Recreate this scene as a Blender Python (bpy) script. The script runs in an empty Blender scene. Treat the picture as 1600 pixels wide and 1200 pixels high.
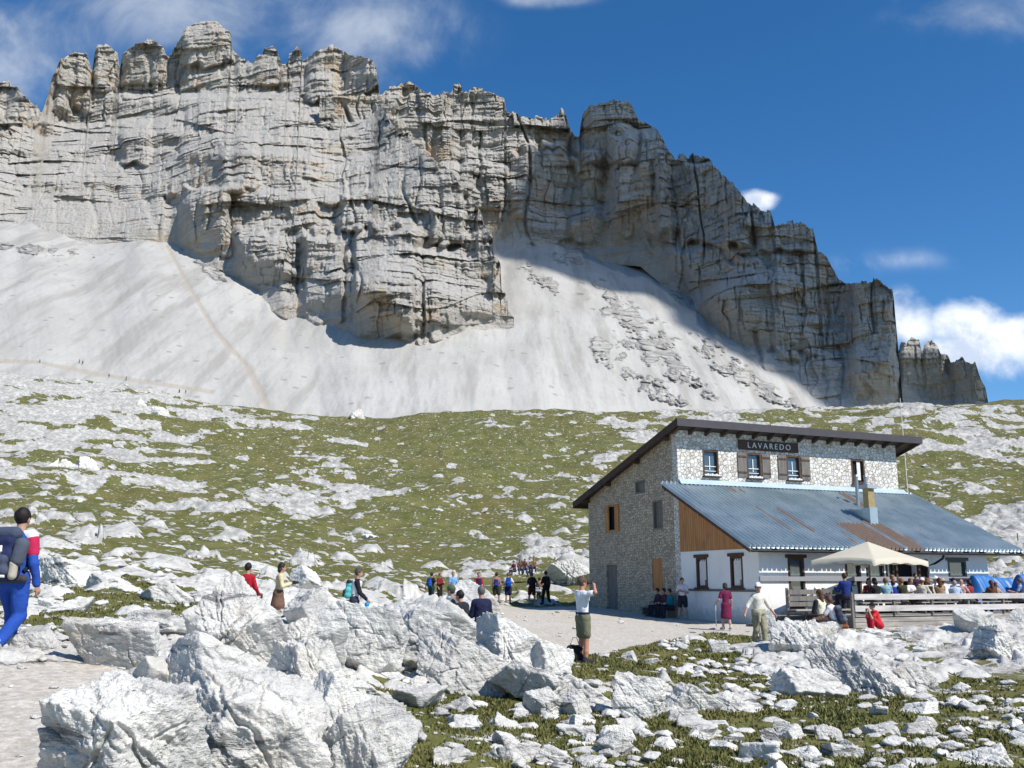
import bpy, bmesh, math, random
import numpy as np
random.seed(5)
R = math.radians
f32 = np.float32
C = bpy.context.scene.collection
sc = bpy.context.scene

# ------------------------------------------------------------------ camera
F = 1500.0
TH = math.atan(308 / F)
CT, ST = math.cos(TH), math.sin(TH)
cam = bpy.data.cameras.new('camera')
cam.sensor_width = 36; cam.lens = 36 * F / 1600; cam.clip_end = 9000; cam.clip_start = .1
co = bpy.data.objects.new('camera', cam); C.objects.link(co)
co.rotation_euler = (math.pi / 2 + TH, 0, 0)
sc.camera = co
sc.view_settings.view_transform = 'Standard'; sc.view_settings.look = 'None'
sc.view_settings.gamma = 1; sc.view_settings.exposure = 0.33

def ae(px, py):
    """direction through a point of the photo as (X/Y, Z/Y)"""
    px = np.asarray(px, float); py = np.asarray(py, float)
    x = (px - 800) / F; z = (600 - py) / F; Y = CT - z * ST
    return x / Y, (ST + z * CT) / Y
def proj(a, e):
    d = CT + e * ST
    return 800 + F * a / d, 600 - F * (e * CT - ST) / d
def at(px, py, Y):
    a, e = ae(px, py); return np.array([a * Y, Y, e * Y])

SUN_EL, SUN_AZ = R(47), R(51)        # azimuth measured from straight behind the camera towards the right
SUN = np.array([math.cos(SUN_EL) * math.sin(SUN_AZ), -math.cos(SUN_EL) * math.cos(SUN_AZ), math.sin(SUN_EL)])

# ------------------------------------------------------------------ noise
def _h(ix, iy, iz, seed):
    h = ix.astype(np.uint32) * np.uint32(374761393) + iy.astype(np.uint32) * np.uint32(668265263) \
        + iz.astype(np.uint32) * np.uint32(2246822519) + np.uint32((seed * 3266489917) & 0xffffffff)
    h = (h ^ (h >> np.uint32(13))) * np.uint32(1274126177)
    h = (h ^ (h >> np.uint32(16))) * np.uint32(2654435761)
    return h ^ (h >> np.uint32(15))
def _i(v): return np.floor(v).astype(np.int64)
def noise3(x, y, z, seed=0):
    x, y, z = np.broadcast_arrays(x, y, z)
    xi, yi, zi = _i(x), _i(y), _i(z)
    u, v, w = (x - xi).astype(f32), (y - yi).astype(f32), (z - zi).astype(f32)
    fu, fv, fw = [t * t * t * (t * (t * 6 - 15) + 10) for t in (u, v, w)]
    out = np.zeros(x.shape, f32)
    for a in (0, 1):
        wa = fu if a else 1 - fu
        for b in (0, 1):
            wb = fv if b else 1 - fv
            for c in (0, 1):
                wc = fw if c else 1 - fw
                h = _h(xi + a, yi + b, zi + c, seed)
                g = ((h & 1023).astype(f32) / 511.5 - 1) * (u - a) + (((h >> 10) & 1023).astype(f32) / 511.5 - 1) * (v - b) \
                    + (((h >> 20) & 1023).astype(f32) / 511.5 - 1) * (w - c)
                out += g * wa * wb * wc
    return out * 1.3
def noise2(x, y, seed=0):
    x, y = np.broadcast_arrays(x, y)
    xi, yi = _i(x), _i(y); zi = np.zeros(1, np.int64)
    u, v = (x - xi).astype(f32), (y - yi).astype(f32)
    fu, fv = [t * t * t * (t * (t * 6 - 15) + 10) for t in (u, v)]
    out = np.zeros(x.shape, f32)
    for a in (0, 1):
        wa = fu if a else 1 - fu
        for b in (0, 1):
            wb = fv if b else 1 - fv
            h = _h(xi + a, yi + b, zi, seed)
            out += (((h & 2047).astype(f32) / 1023.5 - 1) * (u - a) + (((h >> 11) & 2047).astype(f32) / 1023.5 - 1) * (v - b)) * wa * wb
    return out * 1.5
def fbm2(x, y, o=4, seed=0, gain=.5):
    s = 0; A = 1; k = 1.
    for i in range(o):
        s = s + A * noise2(x * k + 17.3 * i, y * k - 9.1 * i, seed + i); A *= gain; k *= 2.03
    return s
def fbm3(x, y, z, o=4, seed=0, gain=.5):
    s = 0; A = 1; k = 1.
    for i in range(o):
        s = s + A * noise3(x * k + 17.3 * i, y * k - 9.1 * i, z * k + 3.7 * i, seed + i); A *= gain; k *= 2.03
    return s
def worley2(x, y, seed=0, full=False):
    xi, yi = _i(x), _i(y); zi = np.zeros(1, np.int64)
    f1 = np.full(x.shape, 9, f32); f2 = f1.copy(); cid = np.zeros(x.shape, f32); ox = cid.copy(); oy = cid.copy()
    for a in (-1, 0, 1):
        for b in (-1, 0, 1):
            h = _h(xi + a, yi + b, zi, seed)
            dx = (xi + a + (h & 1023) / 1023. - x).astype(f32); dy = (yi + b + ((h >> 10) & 1023) / 1023. - y).astype(f32)
            d = np.sqrt(dx * dx + dy * dy); m = d < f1
            f2 = np.where(m, f1, np.minimum(f2, d)); cid = np.where(m, ((h >> 20) & 1023) / f32(1023), cid); ox = np.where(m, dx, ox); oy = np.where(m, dy, oy); f1 = np.where(m, d, f1)
    if full: return f1, f2, cid, ox, oy
    return f1, f2, cid
def sst(a, b, x):
    t = np.clip((x - a) / (b - a), 0, 1); return t * t * (3 - 2 * t)

# ------------------------------------------------------------------ scene objects
def tag(o, label=None, cat=None, group=None, kind=None):
    for k, v in (('label', label), ('category', cat), ('group', group), ('kind', kind)):
        if v: o[k] = v
    return o
def mesh_np(name, V, Fq, mat=None, parent=None, smooth=True, attrs=None):
    me = bpy.data.meshes.new(name)
    V = np.asarray(V, f32); Fq = np.asarray(Fq, np.int32)
    n = Fq.shape[1]
    me.vertices.add(len(V)); me.vertices.foreach_set('co', V.ravel())
    me.loops.add(Fq.size); me.loops.foreach_set('vertex_index', Fq.ravel())
    me.polygons.add(len(Fq)); me.polygons.foreach_set('loop_start', np.arange(0, Fq.size, n, dtype=np.int32))
    me.polygons.foreach_set('loop_total', np.full(len(Fq), n, np.int32))
    for k, v in (attrs or {}).items():
        at_ = me.attributes.new(k, 'FLOAT', 'POINT'); at_.data.foreach_set('value', np.asarray(v, f32).ravel())
    me.update(calc_edges=True); me.validate()
    if smooth: me.polygons.foreach_set('use_smooth', np.ones(len(me.polygons), bool))
    if mat: me.materials.append(mat)
    o = bpy.data.objects.new(name, me); C.objects.link(o)
    if parent: o.parent = parent
    return o
def grid_faces(nr, nc):
    i = np.arange(nr * nc).reshape(nr, nc)
    return np.stack([i[:-1, :-1], i[:-1, 1:], i[1:, 1:], i[1:, :-1]], -1).reshape(-1, 4)
def empty(name, loc, rz=0, label=None, cat=None, group=None):
    o = bpy.data.objects.new(name, None); C.objects.link(o); o.location = [float(v) for v in loc]; o.rotation_euler = (0, 0, rz)
    o.empty_display_size = .1
    return tag(o, label, cat, group)
class MB:
    """collects boxes, tubes and polygons of ONE mesh object"""
    def __init__(s): s.v = []; s.f = []
    def add(s, vs, fs):
        b = len(s.v); s.v += [tuple(float(c) for c in v) for v in vs]; s.f += [tuple(i + b for i in q) for q in fs]
    def box(s, x0, x1, y0, y1, z0, z1):
        s.add([(x, y, z) for z in (z0, z1) for y in (y0, y1) for x in (x0, x1)],
              [(0, 2, 3, 1), (4, 5, 7, 6), (0, 1, 5, 4), (2, 6, 7, 3), (0, 4, 6, 2), (1, 3, 7, 5)])
        return s
    def prism(s, pts, d):
        n = len(pts); d = np.array(d)
        s.add(list(pts) + [tuple(np.array(p) + d) for p in pts],
              [tuple(range(n - 1, -1, -1)), tuple(range(n, 2 * n))] + [(i, (i + 1) % n, (i + 1) % n + n, i + n) for i in range(n)])
        return s
    def tube(s, pts, r, n=8):
        pts = [np.array(p, float) for p in pts]; rs = r if hasattr(r, '__len__') else [r] * len(pts)
        vs = []
        for i, p in enumerate(pts):
            t = pts[min(i + 1, len(pts) - 1)] - pts[max(i - 1, 0)]; t /= np.linalg.norm(t) + 1e-9
            a = np.cross(t, (0, 0, 1) if abs(t[2]) < .9 else (1, 0, 0)); a /= np.linalg.norm(a); b = np.cross(t, a)
            vs += [p + rs[i] * (a * math.cos(k * 2 * math.pi / n) + b * math.sin(k * 2 * math.pi / n)) for k in range(n)]
        fs = [(i * n + k, i * n + (k + 1) % n, (i + 1) * n + (k + 1) % n, (i + 1) * n + k) for i in range(len(pts) - 1) for k in range(n)]
        m = (len(pts) - 1) * n
        s.add(vs, fs + [tuple(range(n - 1, -1, -1)), tuple(range(m, m + n))])
        return s
    def build(s, name, mat, parent=None, bevel=0, smooth=False):
        me = bpy.data.meshes.new(name); me.from_pydata(s.v, [], s.f)
        bm = bmesh.new(); bm.from_mesh(me); bmesh.ops.recalc_face_normals(bm, faces=bm.faces)
        if bevel: bmesh.ops.bevel(bm, geom=list(bm.edges), offset=bevel, segments=1, affect='EDGES')
        bm.to_mesh(me); bm.free()
        if smooth: me.polygons.foreach_set('use_smooth', [True] * len(me.polygons))
        me.materials.append(mat)
        o = bpy.data.objects.new(name, me); C.objects.link(o)
        if parent: o.parent = parent
        return o

# ------------------------------------------------------------------ node helper
class N:
    def __init__(s, nt): s.t = nt; nt.nodes.clear()
    def n(s, t, **k):
        nd = s.t.nodes.new(t)
        for a, v in k.items(): setattr(nd, a, v)
        return nd
    def put(s, sock, v):
        if isinstance(v, bpy.types.NodeSocket): s.t.links.new(v, sock)
        elif v is not None:
            if isinstance(v, (tuple, list)) and len(v) == 3 and sock.type == 'RGBA': v = (*v, 1)
            sock.default_value = v
    def math(s, op, a, b=None, c=None, clamp=False):
        nd = s.n('ShaderNodeMath', operation=op, use_clamp=clamp)
        for i, v in enumerate((a, b, c)):
            if v is not None: s.put(nd.inputs[i], v)
        return nd.outputs[0]
    def vmul(s, v, k):
        nd = s.n('ShaderNodeVectorMath', operation='MULTIPLY'); s.put(nd.inputs[0], v); s.put(nd.inputs[1], k); return nd.outputs[0]
    def vadd(s, v, k):
        nd = s.n('ShaderNodeVectorMath', operation='ADD'); s.put(nd.inputs[0], v); s.put(nd.inputs[1], k); return nd.outputs[0]
    def noise(s, vec, scale, detail=4, rough=.55, dist=0, col=False):
        nd = s.n('ShaderNodeTexNoise'); s.put(nd.inputs['Vector'], vec)
        for k, v in (('Scale', scale), ('Detail', detail), ('Roughness', rough), ('Distortion', dist)): s.put(nd.inputs[k], v)
        return nd.outputs['Color' if col else 0]
    def vor(s, vec, scale, feature='F1', out='Distance', rnd=1):
        nd = s.n('ShaderNodeTexVoronoi', feature=feature); s.put(nd.inputs['Vector'], vec); s.put(nd.inputs['Scale'], scale)
        s.put(nd.inputs['Randomness'], rnd); return nd.outputs[out]
    def ss(s, x, a, b):
        nd = s.n('ShaderNodeMapRange', interpolation_type='SMOOTHSTEP'); s.put(nd.inputs[0], x); s.put(nd.inputs[1], a); s.put(nd.inputs[2], b)
        return nd.outputs[0]
    def mix(s, fac, a, b, mode='MIX'):
        nd = s.n('ShaderNodeMix', data_type='RGBA', blend_type=mode); s.put(nd.inputs[0], fac); s.put(nd.inputs[6], a); s.put(nd.inputs[7], b)
        return nd.outputs[2]
    def bump(s, h, strength=1, dist=.1, normal=None):
        nd = s.n('ShaderNodeBump'); s.put(nd.inputs['Height'], h); s.put(nd.inputs['Strength'], strength); s.put(nd.inputs['Distance'], dist)
        if normal is not None: s.put(nd.inputs['Normal'], normal)
        return nd.outputs[0]
    def attr(s, name):
        return s.n('ShaderNodeAttribute', attribute_name=name).outputs['Fac']
    def pos(s): return s.n('ShaderNodeNewGeometry').outputs['Position']
    def obj(s): return s.n('ShaderNodeTexCoord').outputs['Object']
    def sep(s, v): nd = s.n('ShaderNodeSeparateXYZ'); s.put(nd.inputs[0], v); return nd.outputs
    def rgb(s, c): nd = s.n('ShaderNodeRGB'); nd.outputs[0].default_value = (*c, 1); return nd.outputs[0]
    def out(s, col, rough=.9, normal=None, metal=0, spec=.3):
        b = s.n('ShaderNodeBsdfPrincipled'); o = s.n('ShaderNodeOutputMaterial')
        s.put(b.inputs['Base Color'], col); s.put(b.inputs['Roughness'], rough); s.put(b.inputs['Metallic'], metal)
        s.put(b.inputs['Specular IOR Level'], spec)
        if normal is not None: s.put(b.inputs['Normal'], normal)
        s.t.links.new(b.outputs[0], o.inputs[0]); return b
def newmat(name):
    m = bpy.data.materials.new(name); m.use_nodes = True; return m, N(m.node_tree)
_plain = {}
def plain(name, col, rough=.85, scale=25, var=.25, bump=.3, bd=.01, metal=0):
    key = (name, tuple(col), rough)
    if key in _plain: return _plain[key]
    m, n = newmat(name); p = n.obj()
    a = n.noise(p, scale, 4); c2 = tuple(x * (1 - var) for x in col); c1 = tuple(min(1, x * (1 + var * .6)) for x in col)
    n.out(n.mix(a, c2, c1), rough, n.bump(n.noise(p, scale * 2.5, 3), bump, bd), metal)
    _plain[key] = m; return m
def cloth(col): return plain('fabric', col, .9, 7, .35, .5, .02)

# ------------------------------------------------------------------ materials of the place
def rock_color(n, p):
    """pale weathered limestone: grey and ochre stain, thin cracks"""
    big = n.noise(p, .55, 5, .6); fine = n.noise(p, 5.5, 6, .65); spk = n.noise(p, 26, 4, .7)
    c = n.mix(n.ss(big, .38, .62), (.60, .58, .535), (.78, .76, .70))
    c = n.mix(n.math('MULTIPLY', n.ss(fine, .53, .72), .6), c, (.36, .36, .36))
    c = n.mix(n.math('MULTIPLY', n.ss(n.noise(n.vadd(p, (9, 3, 1)), .9, 5, .6), .58, .74), .5), c, (.50, .40, .28))
    c = n.mix(n.math('MULTIPLY', n.ss(spk, .56, .72), .45), c, (.24, .20, .20))
    q = n.vadd(p, n.vmul(n.noise(p, .8, 3, col=True), (.5, .5, .5)))
    nd = n.n('ShaderNodeMapping'); nd.inputs['Rotation'].default_value = (.5, -.7, .3); nd.inputs['Scale'].default_value = (1., 1., 7.); n.put(nd.inputs[0], q)
    sk = n.noise(nd.outputs[0], 1.1, 6, .7); crack = n.math('MULTIPLY', n.ss(sk, .60, .70), n.ss(big, .38, .6))
    c = n.mix(n.math('MULTIPLY', n.ss(sk, .48, .66), .75), c, (.34, .34, .335))
    c = n.mix(n.math('MULTIPLY', crack, .5), c, (.16, .16, .155))
    st = n.noise(n.vmul(q, (2.2, 2.2, .7)), 1.2, 6, .7); c = n.mix(n.math('MULTIPLY', n.ss(st, .53, .68), .5), c, (.31, .305, .29))
    c = n.mix(n.math('MULTIPLY', n.ss(n.noise(n.vadd(p, (5, 5, 5)), 3.1, 5, .7), .60, .70), .6), c, (.24, .235, .21))
    h = n.math('ADD', n.math('MULTIPLY', fine, .5), n.math('MULTIPLY', spk, .2))
    h = n.math('SUBTRACT', h, n.math('MULTIPLY', crack, .5))
    return c, h, sk
def m_rock():
    m, n = newmat('limestone'); p = n.pos()
    c, h, sk = rock_color(n, p)
    n.out(c, .92, n.bump(n.math('ADD', h, n.math('MULTIPLY', sk, -.5)), 1., .14), 0, .15); return m
M_ROCK = m_rock()
def grass_color(n, p):
    a = n.noise(p, .35, 4, .6); b = n.noise(p, 3.5, 5, .65); d = n.noise(p, .06, 4, .55)
    c = n.mix(n.ss(a, .35, .65), (.083, .093, .024), (.142, .138, .047))
    c = n.mix(n.math('MULTIPLY', n.ss(b, .48, .7), .65), c, (.165, .14, .062))
    c = n.mix(n.math('MULTIPLY', n.ss(d, .45, .66), .45), c, (.125, .105, .036))
    c = n.mix(n.math('MULTIPLY', n.ss(n.noise(p, 14, 3), .55, .75), .5), c, (.05, .062, .015))
    return c, b
def m_ground():
    m, n = newmat('alpine_meadow'); p = n.pos()
    rc, rh, cr = rock_color(n, p); gc, gh = grass_color(n, p)
    # trodden gravel
    g1 = n.noise(p, 9, 5, .7); g2 = n.noise(p, .5, 4)
    gr = n.mix(n.ss(g1, .35, .7), (.40, .36, .30), (.60, .56, .50))
    gr = n.mix(n.math('MULTIPLY', n.ss(g2, .45, .7), .4), gr, (.42, .36, .27))
    gv = n.vor(p, 14); gr = n.mix(n.math('MULTIPLY', n.math('LESS_THAN', gv, .2), .6), gr, (.66, .64, .6))
    # pebbles lying in the turf at two sizes
    def peb(scale, thr, rare, off):
        q = n.vadd(p, n.vadd(n.vmul(n.noise(p, scale * 2, 2, col=True), (.6 / scale,) * 3), off))
        nd = n.n('ShaderNodeTexVoronoi'); n.put(nd.inputs['Vector'], q); n.put(nd.inputs['Scale'], scale)
        cid = n.sep(nd.outputs['Color'])[0]
        return n.math('MULTIPLY', n.math('SUBTRACT', 1, n.ss(nd.outputs['Distance'], thr * .7, thr)), n.math('GREATER_THAN', cid, rare))
    pb = n.math('MAXIMUM', peb(5.5, .34, .76, (0, 0, 0)), peb(1.5, .33, .70, (3, 1, 7)))
    pb = n.math('MAXIMUM', pb, peb(.6, .30, .66, (13, 5, 7)))
    rk = n.attr('rock'); gvl = n.attr('gravel')
    br = n.math('MULTIPLY', n.math('SUBTRACT', n.noise(p, 1.6, 7, .75), .5), 1.35)
    br2 = n.math('MULTIPLY', n.math('SUBTRACT', n.noise(p, .3, 6, .75), .5), 1.15)
    rm = n.ss(n.math('ADD', n.math('ADD', rk, br), br2), .48, .57)
    rm = n.math('MAXIMUM', rm, pb)
    nd = n.n('ShaderNodeVectorMath', operation='LENGTH'); n.put(nd.inputs[0], p); farf = n.math('ADD', .3, n.math('MULTIPLY', n.ss(nd.outputs['Value'], 25, 120), .5))
    rc = n.mix(farf, rc, n.mix(n.ss(n.noise(p, .8, 6, .75), .42, .6), (.22, .215, .20), (.47, .46, .43)))
    c = n.mix(rm, gc, rc)
    gm = n.ss(n.math('ADD', gvl, n.math('MULTIPLY', br, .8)), .4, .62)
    c = n.mix(gm, c, gr)
    h = n.math('ADD', n.math('MULTIPLY', gh, .5), n.math('MULTIPLY', rm, n.math('ADD', rh, .5)))
    h = n.math('ADD', n.math('MULTIPLY', h, n.math('SUBTRACT', 1, gm)), n.math('MULTIPLY', gm, n.math('MULTIPLY', g1, .35)))
    n.out(c, .95, n.bump(h, .8, .12), 0, .1); return m
def m_mountain():
    m, n = newmat('dolomite_cliff'); p = n.pos()
    lo = n.noise(p, .012, 4, .6); mid = n.noise(p, .06, 5, .65)
    c = n.mix(n.ss(lo, .35, .65), (.545, .505, .44), (.63, .59, .52))
    c = n.mix(n.math('MULTIPLY', n.ss(mid, .45, .7), .5), c, (.42, .405, .38))
    wp = n.vadd(p, n.vmul(n.noise(p, .05, 3, col=True), (3, 3, 2)))
    bed = n.noise(n.vmul(wp, (.012, .012, .32)), 1, 5, .7)
    bed2 = n.noise(n.vmul(wp, (.03, .03, .9)), 1, 4, .7)
    c = n.mix(n.math('MULTIPLY', n.ss(bed, .5, .62), .28), c, (.30, .285, .265))
    c = n.mix(n.math('MULTIPLY', n.ss(bed2, .52, .66), .4), c, (.50, .48, .44))
    st = n.noise(n.vmul(p, (.12, .12, .012)), 1, 5, .65)
    c = n.mix(n.math('MULTIPLY', n.ss(st, .54, .7), .3), c, (.17, .17, .175))
    oc = n.math('MULTIPLY', n.ss(n.noise(n.vadd(p, (40, 9, 3)), .026, 5, .65), .50, .62), n.ss(n.noise(n.vmul(p, (.2, .2, .04)), 1, 4), .35, .6))
    c = n.mix(n.math('MULTIPLY', oc, .7), c, (.60, .43, .26))
    sc_ = n.math('ADD', n.sep(n.n('ShaderNodeNewGeometry').outputs['Normal'])[2], n.math('MULTIPLY', n.math('SUBTRACT', n.noise(p, .3, 5, .7), .5), .7))
    scm = n.ss(n.math('ADD', sc_, n.math('MULTIPLY', n.attr('ledge'), .5)), .62, .86)
    c = n.mix(n.math('MULTIPLY', scm, .85), c, (.60, .575, .53))
    h = n.math('ADD', n.math('MULTIPLY', bed, 2.2), n.math('ADD', n.math('MULTIPLY', bed2, 1.0), n.math('MULTIPLY', n.noise(p, .35, 6, .68), 3.)))
    h = n.math('ADD', h, n.math('MULTIPLY', st, 2.))
    fs = n.noise(n.vmul(p, (1, 1, 1.5)), .55, 5, .75)
    c = n.mix(n.math('MULTIPLY', n.ss(fs, .56, .70), .4), c, (.26, .25, .24)); c = n.mix(n.math('MULTIPLY', n.ss(fs, .48, .36), .35), c, (.60, .58, .54))
    h = n.math('SUBTRACT', h, n.math('MULTIPLY', fs, 2.))
    n.out(c, .95, n.bump(h, .85, 1.6), 0, .1); return m
def m_scree():
    m, n = newmat('scree'); p = n.pos()
    a = n.noise(p, .02, 4, .6); b = n.noise(p, .5, 5, .7); fl = n.noise(n.vmul(p, (.09, .012, .012)), 1, 5, .6)
    c = n.mix(n.ss(a, .35, .65), (.38, .37, .345), (.435, .425, .40))
    c = n.mix(n.math('MULTIPLY', n.ss(fl, .46, .66), .75), c, (.29, .275, .25))
    fl2 = n.noise(n.vmul(n.vadd(p, (60, 0, 0)), (.25, .03, .03)), 1, 6, .65); c = n.mix(n.math('MULTIPLY', n.ss(fl2, .52, .68), .45), c, (.30, .29, .275))
    c = n.mix(n.math('MULTIPLY', n.ss(b, .5, .7), .3), c, (.29, .28, .265))
    nd = n.n('ShaderNodeTexVoronoi'); n.put(nd.inputs['Vector'], p); n.put(nd.inputs['Scale'], .14)
    sp = n.math('MULTIPLY', n.math('LESS_THAN', nd.outputs['Distance'], .22), n.math('GREATER_THAN', n.math('ADD', n.sep(nd.outputs['Color'])[0], n.math('MULTIPLY', n.noise(p, .02, 3), .5)), 1.08))
    c = n.mix(n.math('MULTIPLY', sp, .7), c, (.26, .25, .24))
    tr = n.ss(n.math('ADD', n.attr('trail'), n.math('MULTIPLY', n.math('SUBTRACT', n.noise(p, .12, 5, .7), .5), .8)), .4, .8)
    c = n.mix(n.math('MULTIPLY', tr, .65), c, (.35, .305, .245))
    rk = n.ss(n.math('ADD', n.attr('rock'), n.math('MULTIPLY', n.math('SUBTRACT', n.noise(p, .09, 6, .7), .5), 1.6)), .45, .6)
    bed = n.noise(n.vmul(p, (.05, .05, .5)), 1, 5, .7)
    rc = n.mix(n.ss(bed, .4, .6), (.24, .235, .225), (.42, .40, .37))
    c = n.mix(rk, c, rc)
    h = n.math('ADD', n.math('MULTIPLY', b, .5), n.math('MULTIPLY', rk, n.math('ADD', 1., n.math('MULTIPLY', bed, 2.5))))
    n.out(c, .95, n.bump(h, .7, 1.), 0, .1); return m
M_GROUND, M_MOUNT, M_SCREE = m_ground(), m_mountain(), m_scree()
def m_stone(name, coursed, mortar, cols):
    m, n = newmat(name); p = n.obj()
    w = n.noise(p, 2.5, 3, col=True); q = n.vadd(n.vmul(p, (1, 1, 1.35) if coursed else (1, 1, 1.1)), n.vmul(w, (.10, .10, .08)))
    S = 5.4 if coursed else 5.2
    ed = n.vor(q, S, 'DISTANCE_TO_EDGE', rnd=.75 if coursed else .9); cid = n.sep(n.vor(q, S, 'F1', 'Color', rnd=.75 if coursed else .9))
    c = n.mix(cid[0], cols[0], cols[1]); c = n.mix(n.math('MULTIPLY', n.ss(cid[1], .6, .9), .7), c, cols[2])
    c = n.mix(n.math('MULTIPLY', n.ss(n.noise(p, 12, 4), .5, .7), .35), c, (.2, .2, .19))
    mo = n.ss(n.math('ADD', ed, n.math('MULTIPLY', n.math('SUBTRACT', n.noise(p, 9, 3), .5), .05)), .03, .085)
    c = n.mix(mo, mortar, c)
    h = n.math('ADD', n.math('MULTIPLY', mo, .6), n.math('MULTIPLY', n.noise(p, 14, 4), .4))
    n.out(c, .9, n.bump(h, .9, .05), 0, .15); return m
M_STONE_F = m_stone('rubble_masonry', False, (.36, .32, .27), ((.60, .575, .53), (.78, .765, .73), (.52, .46, .37)))
M_STONE_G = m_stone('coursed_masonry', True, (.25, .205, .145), ((.40, .335, .245), (.58, .495, .38), (.28, .235, .18)))  # brown coursed stone, darkened further with the gable's shade in the colour
def m_plaster():
    m, n = newmat('white_plaster'); p = n.obj()
    c = n.mix(n.math('MULTIPLY', n.ss(n.noise(p, 1.1, 5, .65), .45, .75), .5), (.80, .79, .76), (.66, .64, .60))
    c = n.mix(n.math('MULTIPLY', n.ss(n.noise(n.vmul(p, (3, 3, .4)), 1, 4), .56, .75), .35), c, (.5, .48, .44))
    z = n.sep(p)[2]; dirt = n.ss(n.math('SUBTRACT', n.math('MULTIPLY', n.noise(p, 2.5, 5, .7), 1.5), n.math('MULTIPLY', z, .9)), .05, .7)
    c = n.mix(n.math('MULTIPLY', dirt, .6), c, (.42, .39, .34))
    n.out(c, .9, n.bump(n.noise(p, 30, 4), .3, .02)); return m
M_PLASTER = m_plaster()
def m_wood(name, c1, c2, axis=2, scale=1., rough=.8, board=0):
    m, n = newmat(name); p = n.obj(); k = [6., 6., 6.]; k[axis] = .5
    g = n.noise(n.vmul(p, tuple(v * scale for v in k)), 1.5, 5, .65)
    c = n.mix(n.ss(g, .3, .7), c1, c2)
    c = n.mix(n.math('MULTIPLY', n.ss(n.noise(p, 1.3, 4), .5, .75), .5), c, tuple(v * .55 for v in c1))
    h = g
    if board:
        s = n.sep(p); w = n.math('FRACT', n.math('MULTIPLY', n.math('ADD', s[0], s[1]), board))
        ln = n.math('LESS_THAN', w, .09); c = n.mix(n.math('MULTIPLY', ln, .75), c, tuple(v * .3 for v in c1)); h = n.math('SUBTRACT', g, ln)
    n.out(c, rough, n.bump(h, .5, .02)); return m
M_DARKWOOD = m_wood('dark_timber', (.045, .028, .02), (.085, .055, .04), 0)
M_FRAMEWOOD = m_wood('brown_timber', (.06, .035, .022), (.11, .065, .04))
M_ORANGE = m_wood('orange_timber', (.36, .16, .055), (.50, .25, .10), 2, 1, .7, 6)
M_GREYWOOD = m_wood('weathered_timber', (.23, .21, .185), (.40, .375, .34), 0)
M_PALEWOOD = m_wood('silvered_timber', (.40, .37, .35), (.60, .57, .54), 0)
M_OLDWOOD = m_wood('old_grey_timber', (.12, .11, .10), (.20, .18, .16))
def m_metalroof():
    m, n = newmat('corrugated_metal'); p = n.obj()
    a = n.noise(p, .8, 5, .6); st = n.noise(n.vmul(p, (5, .5, .5)), 1, 5, .65)
    c = n.mix(n.ss(a, .35, .65), (.27, .36, .41), (.39, .475, .52))
    c = n.mix(n.math('MULTIPLY', n.ss(st, .52, .7), .5), c, (.20, .24, .26))
    r = n.ss(n.math('ADD', n.attr('rust'), n.math('MULTIPLY', n.math('SUBTRACT', n.noise(n.vmul(p, (6, .8, .8)), 1, 5, .7), .5), 1.1)), .42, .6)
    c = n.mix(r, c, n.mix(n.noise(p, 5, 4), (.13, .085, .065), (.22, .16, .125)))
    b = n.out(c, n.math('ADD', n.math('MULTIPLY', r, .35), .42), n.bump(n.noise(p, 6, 4), .25, .02), 0, .5)
    n.put(b.inputs['Metallic'], n.math('MULTIPLY', n.math('SUBTRACT', 1, r), .55)); return m
M_ROOF = m_metalroof()
M_SHEET = plain('galvanised_sheet', (.42, .50, .54), .45, 3, .25, .2, .02, .6)
M_PIPE = plain('grey_pipe', (.30, .33, .34), .5, 4, .25, .2, .01, .6)
M_FLASH = plain('flashing', (.36, .45, .54), .55, 2, .2, .2, .02, .3)
M_MAINROOF = plain('dark_roofing', (.055, .045, .042), .8, 2, .3, .4, .03)
M_FASCIA = plain('fascia_sheet', (.075, .070, .075), .6, 3, .25, .2, .01, .2)
def m_glass():
    m, n = newmat('window_glass'); p = n.obj()
    n.out(n.mix(n.noise(p, .9, 2), (.03, .05, .075), (.08, .12, .15)), .04, n.bump(n.noise(p, 1.2, 2), .06, .02), 0, 1.); return m  # bluish sky reflection is put into the panes' base colour
M_GLASS = m_glass()
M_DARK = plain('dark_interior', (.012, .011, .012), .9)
M_WHITE = plain('white_paint', (.78, .78, .76), .6)
M_CURTAIN = plain('white_curtain', (.72, .71, .68), .9, 6, .25)
M_BLACK = plain('black_plastic', (.015, .015, .017), .5)
# ------------------------------------------------------------------ hut frame (shared by ground and hut)
HANG = R(66.6)
DF = np.array([math.sin(HANG), math.cos(HANG)]); DS = np.array([-DF[1], DF[0]])
HC = at(1067, 966, 45.)
def hut_uv(x, y):
    dx, dy = x - HC[0], y - HC[1]; return dx * DF[0] + dy * DF[1], dx * DS[0] + dy * DS[1]
def hut_xyz(u, v, w):
    return np.array([HC[0] + u * DF[0] + v * DS[0], HC[1] + u * DF[1] + v * DS[1], HC[2] + w])

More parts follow.
